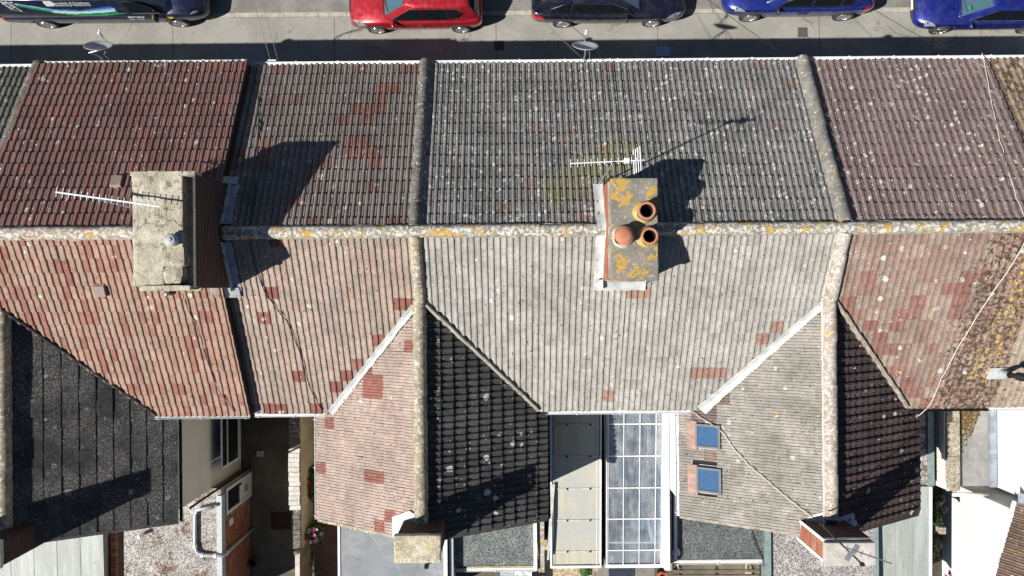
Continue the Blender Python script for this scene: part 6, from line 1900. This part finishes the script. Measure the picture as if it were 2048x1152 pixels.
def van_wrap(c):
    """printed livery on the flank: lettering, emblem, pylon drawing and the sweep of coloured bands"""
    L, ns, surf, M = c['L'], c['ns'], c['surf'], c['M']
    def onto(vs, fs, x0, z0, m_, name, off=.007, kx=1.0, kz=1.0):
        out = []
        for p in vs:
            h = surf((x0 + p.x*kx, ns*3, z0 + p.y*kz), (0, -ns, 0))
            if h is None: return
            nn = h[1] if h[1].y*ns > 0 else -h[1]
            out.append(h[0] + nn*off)
        me = bpy.data.meshes.new(name); me.from_pydata([tuple(p) for p in out], [], fs); me.materials.append(m_)
        link(name, me, c['body'], M)
    wm = gloss('white_vinyl', (.82, .83, .84), .4)
    def px(u, v, z0=.6):
        # invert: which x, z on the flank is seen at pixel (u, v)
        best = None
        for k in range(60):
            z = .35 + 1.55*k/59
            p = at(u, v, z)
            lo = M.inverted() @ p
            h = surf((lo.x, ns*3, lo.z), (0, -ns, 0))
            if h is None: continue
            w = M @ h[0]
            du, dv = pix(w); e_ = (du-u)**2 + (dv-v)**2
            if best is None or e_ < best[0]: best = (e_, h[0].x, h[0].z)
        return best[1], best[2]
    # lettering is set to the run of pixels it covers in the photograph
    def words(s, u0, u1, v0, v1, name):
        vs, fs = text_mesh(s, 1.0)
        w = max(p.x for p in vs) - min(p.x for p in vs); x_0 = min(p.x for p in vs)
        a = px(u0, v1); b = px(u1, v1); top_ = px(u0, v0)
        vs = [Vector((p.x - x_0, p.y)) if False else Vector((p.x - x_0, p.y, 0)) for p in vs]
        onto(vs, fs, a[0], a[1], wm, name, .008, (b[0] - a[0])/w, (top_[1] - a[1])/.72)
    words('Scottish & Southern', 109, 180, 3.6, 7.4, 'lettering')
    words('Electricity Networks', 112, 182, 8.0, 11.6, 'lettering')
    words('letscontact', 257, 290, 33.0, 35.6, 'lettering')
    words('ssen.co.uk', 260, 290, 36.0, 38.6, 'lettering')
    def strip(name, lo, hi, m_, n=40, off=.006):
        """band between two pixel curves"""
        rows = []
        for cur in (lo, hi):
            r = []
            for i in range(n + 1):
                u = cur[0][0] + (cur[-1][0] - cur[0][0])*i/n
                for k in range(len(cur)-1):
                    if cur[k][0] <= u <= cur[k+1][0] + 1e-6:
                        f = (u - cur[k][0])/(cur[k+1][0] - cur[k][0]); f = f*f*(3-2*f)*.35 + f*.65
                        v = cur[k][1] + (cur[k+1][1] - cur[k][1])*f; break
                x, z = px(u, v)
                r.append(Vector((x, ns*2, z)))
            rows.append(r)
        rows = [rows[0], [a.lerp(b, .5) for a, b in zip(*rows)], rows[1]]
        c['patch'](name, None, (0, -ns, 0), m_, rows=rows, off=off)
    bl = gloss('blue_vinyl', (.03, .20, .62), .35); sk = gloss('sky_vinyl', (.30, .55, .78), .35); gn = gloss('green_vinyl', (.05, .42, .14), .35); tl = gloss('teal_vinyl', (.02, .25, .17), .35)
    strip('blue_band', [(60, 13.5), (110, 20.5), (160, 22.5), (228, 16)], [(60, 11.5), (110, 18), (160, 20), (222, 12.5)], bl)
    strip('sky_band', [(28, 8.5), (70, 15), (110, 22), (160, 25), (231, 20)], [(28, 6), (70, 12.5), (110, 20), (160, 22.2), (229, 16)], sk, off=.008)
    strip('white_band', [(105, 24), (150, 27), (200, 25), (232, 22)], [(105, 21.5), (150, 24), (200, 22), (230, 19.5)], wm, off=.010)
    strip('teal_band', [(110, 26.5), (160, 29.5), (240, 26.5)], [(110, 24.5), (160, 27), (232, 22)], tl, off=.006)
    strip('green_band', [(32, 11.5), (80, 19.5), (120, 27.5), (165, 31.5), (215, 30.5), (254, 26)], [(32, 9.5), (80, 17), (120, 25), (165, 29.2), (215, 28), (254, 25)], gn, off=.0085)
    # the emblem: a folded, leaning flag shape
    q = [px(u, v) for u, v in ((85, 2), (100, 1.5), (108, 7), (109, 12), (94, 12), (87, 6))]
    vs = [Vector((x, z, 0)) for x, z in q]
    onto(vs, [list(range(6))], 0, 0, wm, 'emblem', .012)
    # pylon drawing
    mb_v, mb_f = [], []
    def line(u0, v0, u1, v1, w_):
        (x0, z0), (x1, z1) = px(u0, v0), px(u1, v1)
        d = Vector((x1-x0, z1-z0, 0)); nn = Vector((-d.y, d.x, 0)).normalized()*w_
        for i in range(5):
            a = Vector((x0, z0, 0)) + d*i/5; b = Vector((x0, z0, 0)) + d*(i+1)/5
            o = len(mb_v); mb_v.extend([a - nn, b - nn, b + nn, a + nn]); mb_f.append([o, o+1, o+2, o+3])
    for l in ((1, 1, 24, 19, .02), (10, 1, 45, 22, .014), (24, 19, 45, 22, .008), (14, 9, 30, 12, .010), (19, 14, 35, 16, .008), (1, 4, 26, 5, .018), (4, 8, 24, 3, .014), (24, 19, 30, 12, .008), (19, 14, 26, 9, .008)): line(*l)
    onto(mb_v, mb_f, 0, 0, wm, 'pylon_drawing', .012)
    for k, (x, z) in enumerate((px(300, 34.5),)):
        p = Vector((c['L']*.775 - .055, ns*(c['half'] + .07), c['zb'] + .07))
        MB().box((-.012, -.07, -.05), (.0, .07, .10), M=Matrix.Translation(p)).build('mirror_tag', gloss('yellow_vinyl', (.70, .56, .02), .5), c['t'], M=M)
    x, z = px(343, 35)
    h = surf((x, ns*3, z), (0, -ns, 0))
    if h: c['patch']('yellow_badge', None, (0, -ns, 0), gloss('yellow_sticker', (.78, .66, .03), .5), rows=[[Vector((px(334 + 12*i/3, 33 + 4*j/2)[0], ns*2, px(334 + 12*i/3, 33 + 4*j/2)[1])) for i in range(4)] for j in range(3)], off=.014)

def paint(name, col, met=.25):
    g = G(name)
    dust = g.step(g.noise(4, 5, .7), .40, .70, .015, .10)
    m = g.finish(g.mix(dust, col, (.33, .30, .26)), g.step(g.noise(6, 4), .3, .7, .25, .42))
    g.b.inputs['Metallic'].default_value = met
    g.b.inputs['Coat Weight'].default_value = .8
    g.b.inputs['Coat Roughness'].default_value = .09
    return m
P_red = paint('red_paint', (.42, .008, .020), .3)
P_navy = paint('midnight_blue_paint', (.008, .009, .034), .4)
P_blue = paint('bright_blue_paint', (.008, .026, .25), .45)
P_blue2 = paint('royal_blue_paint', (.006, .020, .22), .45)
P_van = paint('van_navy_paint', (.010, .020, .060), .2)
car('van', 'dark navy works van with green and blue stripes and white lettering on its side', 'van', 'van', 8, 418, 55, 1.96, 1.92, P_van, (.185, .835), .335, 8, 'steel', wraps=van_wrap, zref=.6)
car('parked_car', 'red five door hatchback parked at the kerb, facing left', 'car', 'hatch', 966, 699, 66, 1.76, 1.58, P_red, (.165, .80), .315, 5)
car('parked_car', 'midnight blue estate car with a bright red tail lamp, facing right', 'car', 'estate', 1062, 1372, 54, 1.84, 1.49, P_navy, (.205, .785), .325, 10)
car('parked_car', 'bright blue crossover with dark wheel arches right of the dark estate', 'car', 'suv', 1738, 1443, 42, 1.80, 1.58, P_blue, (.16, .80), .345, 5)
car('parked_car', 'royal blue car with a green windscreen sticker at the top right corner', 'car', 'hatch', 2108, 1825, 67, 1.82, 1.52, P_blue2, (.165, .785), .33, 9)
c4 = [o for o in bpy.data.objects if o.get('label', '').startswith('royal blue car')][0]
p = at(1941, 16, 1.28)
MB().box((-.07, -.05, -.006), (.07, .05, .006), M=Matrix.Translation(p) @ Matrix.Rotation(math.radians(32), 4, 'Y')).build('windscreen_sticker', gloss('green_sticker', (.03, .55, .28), .5), c4)
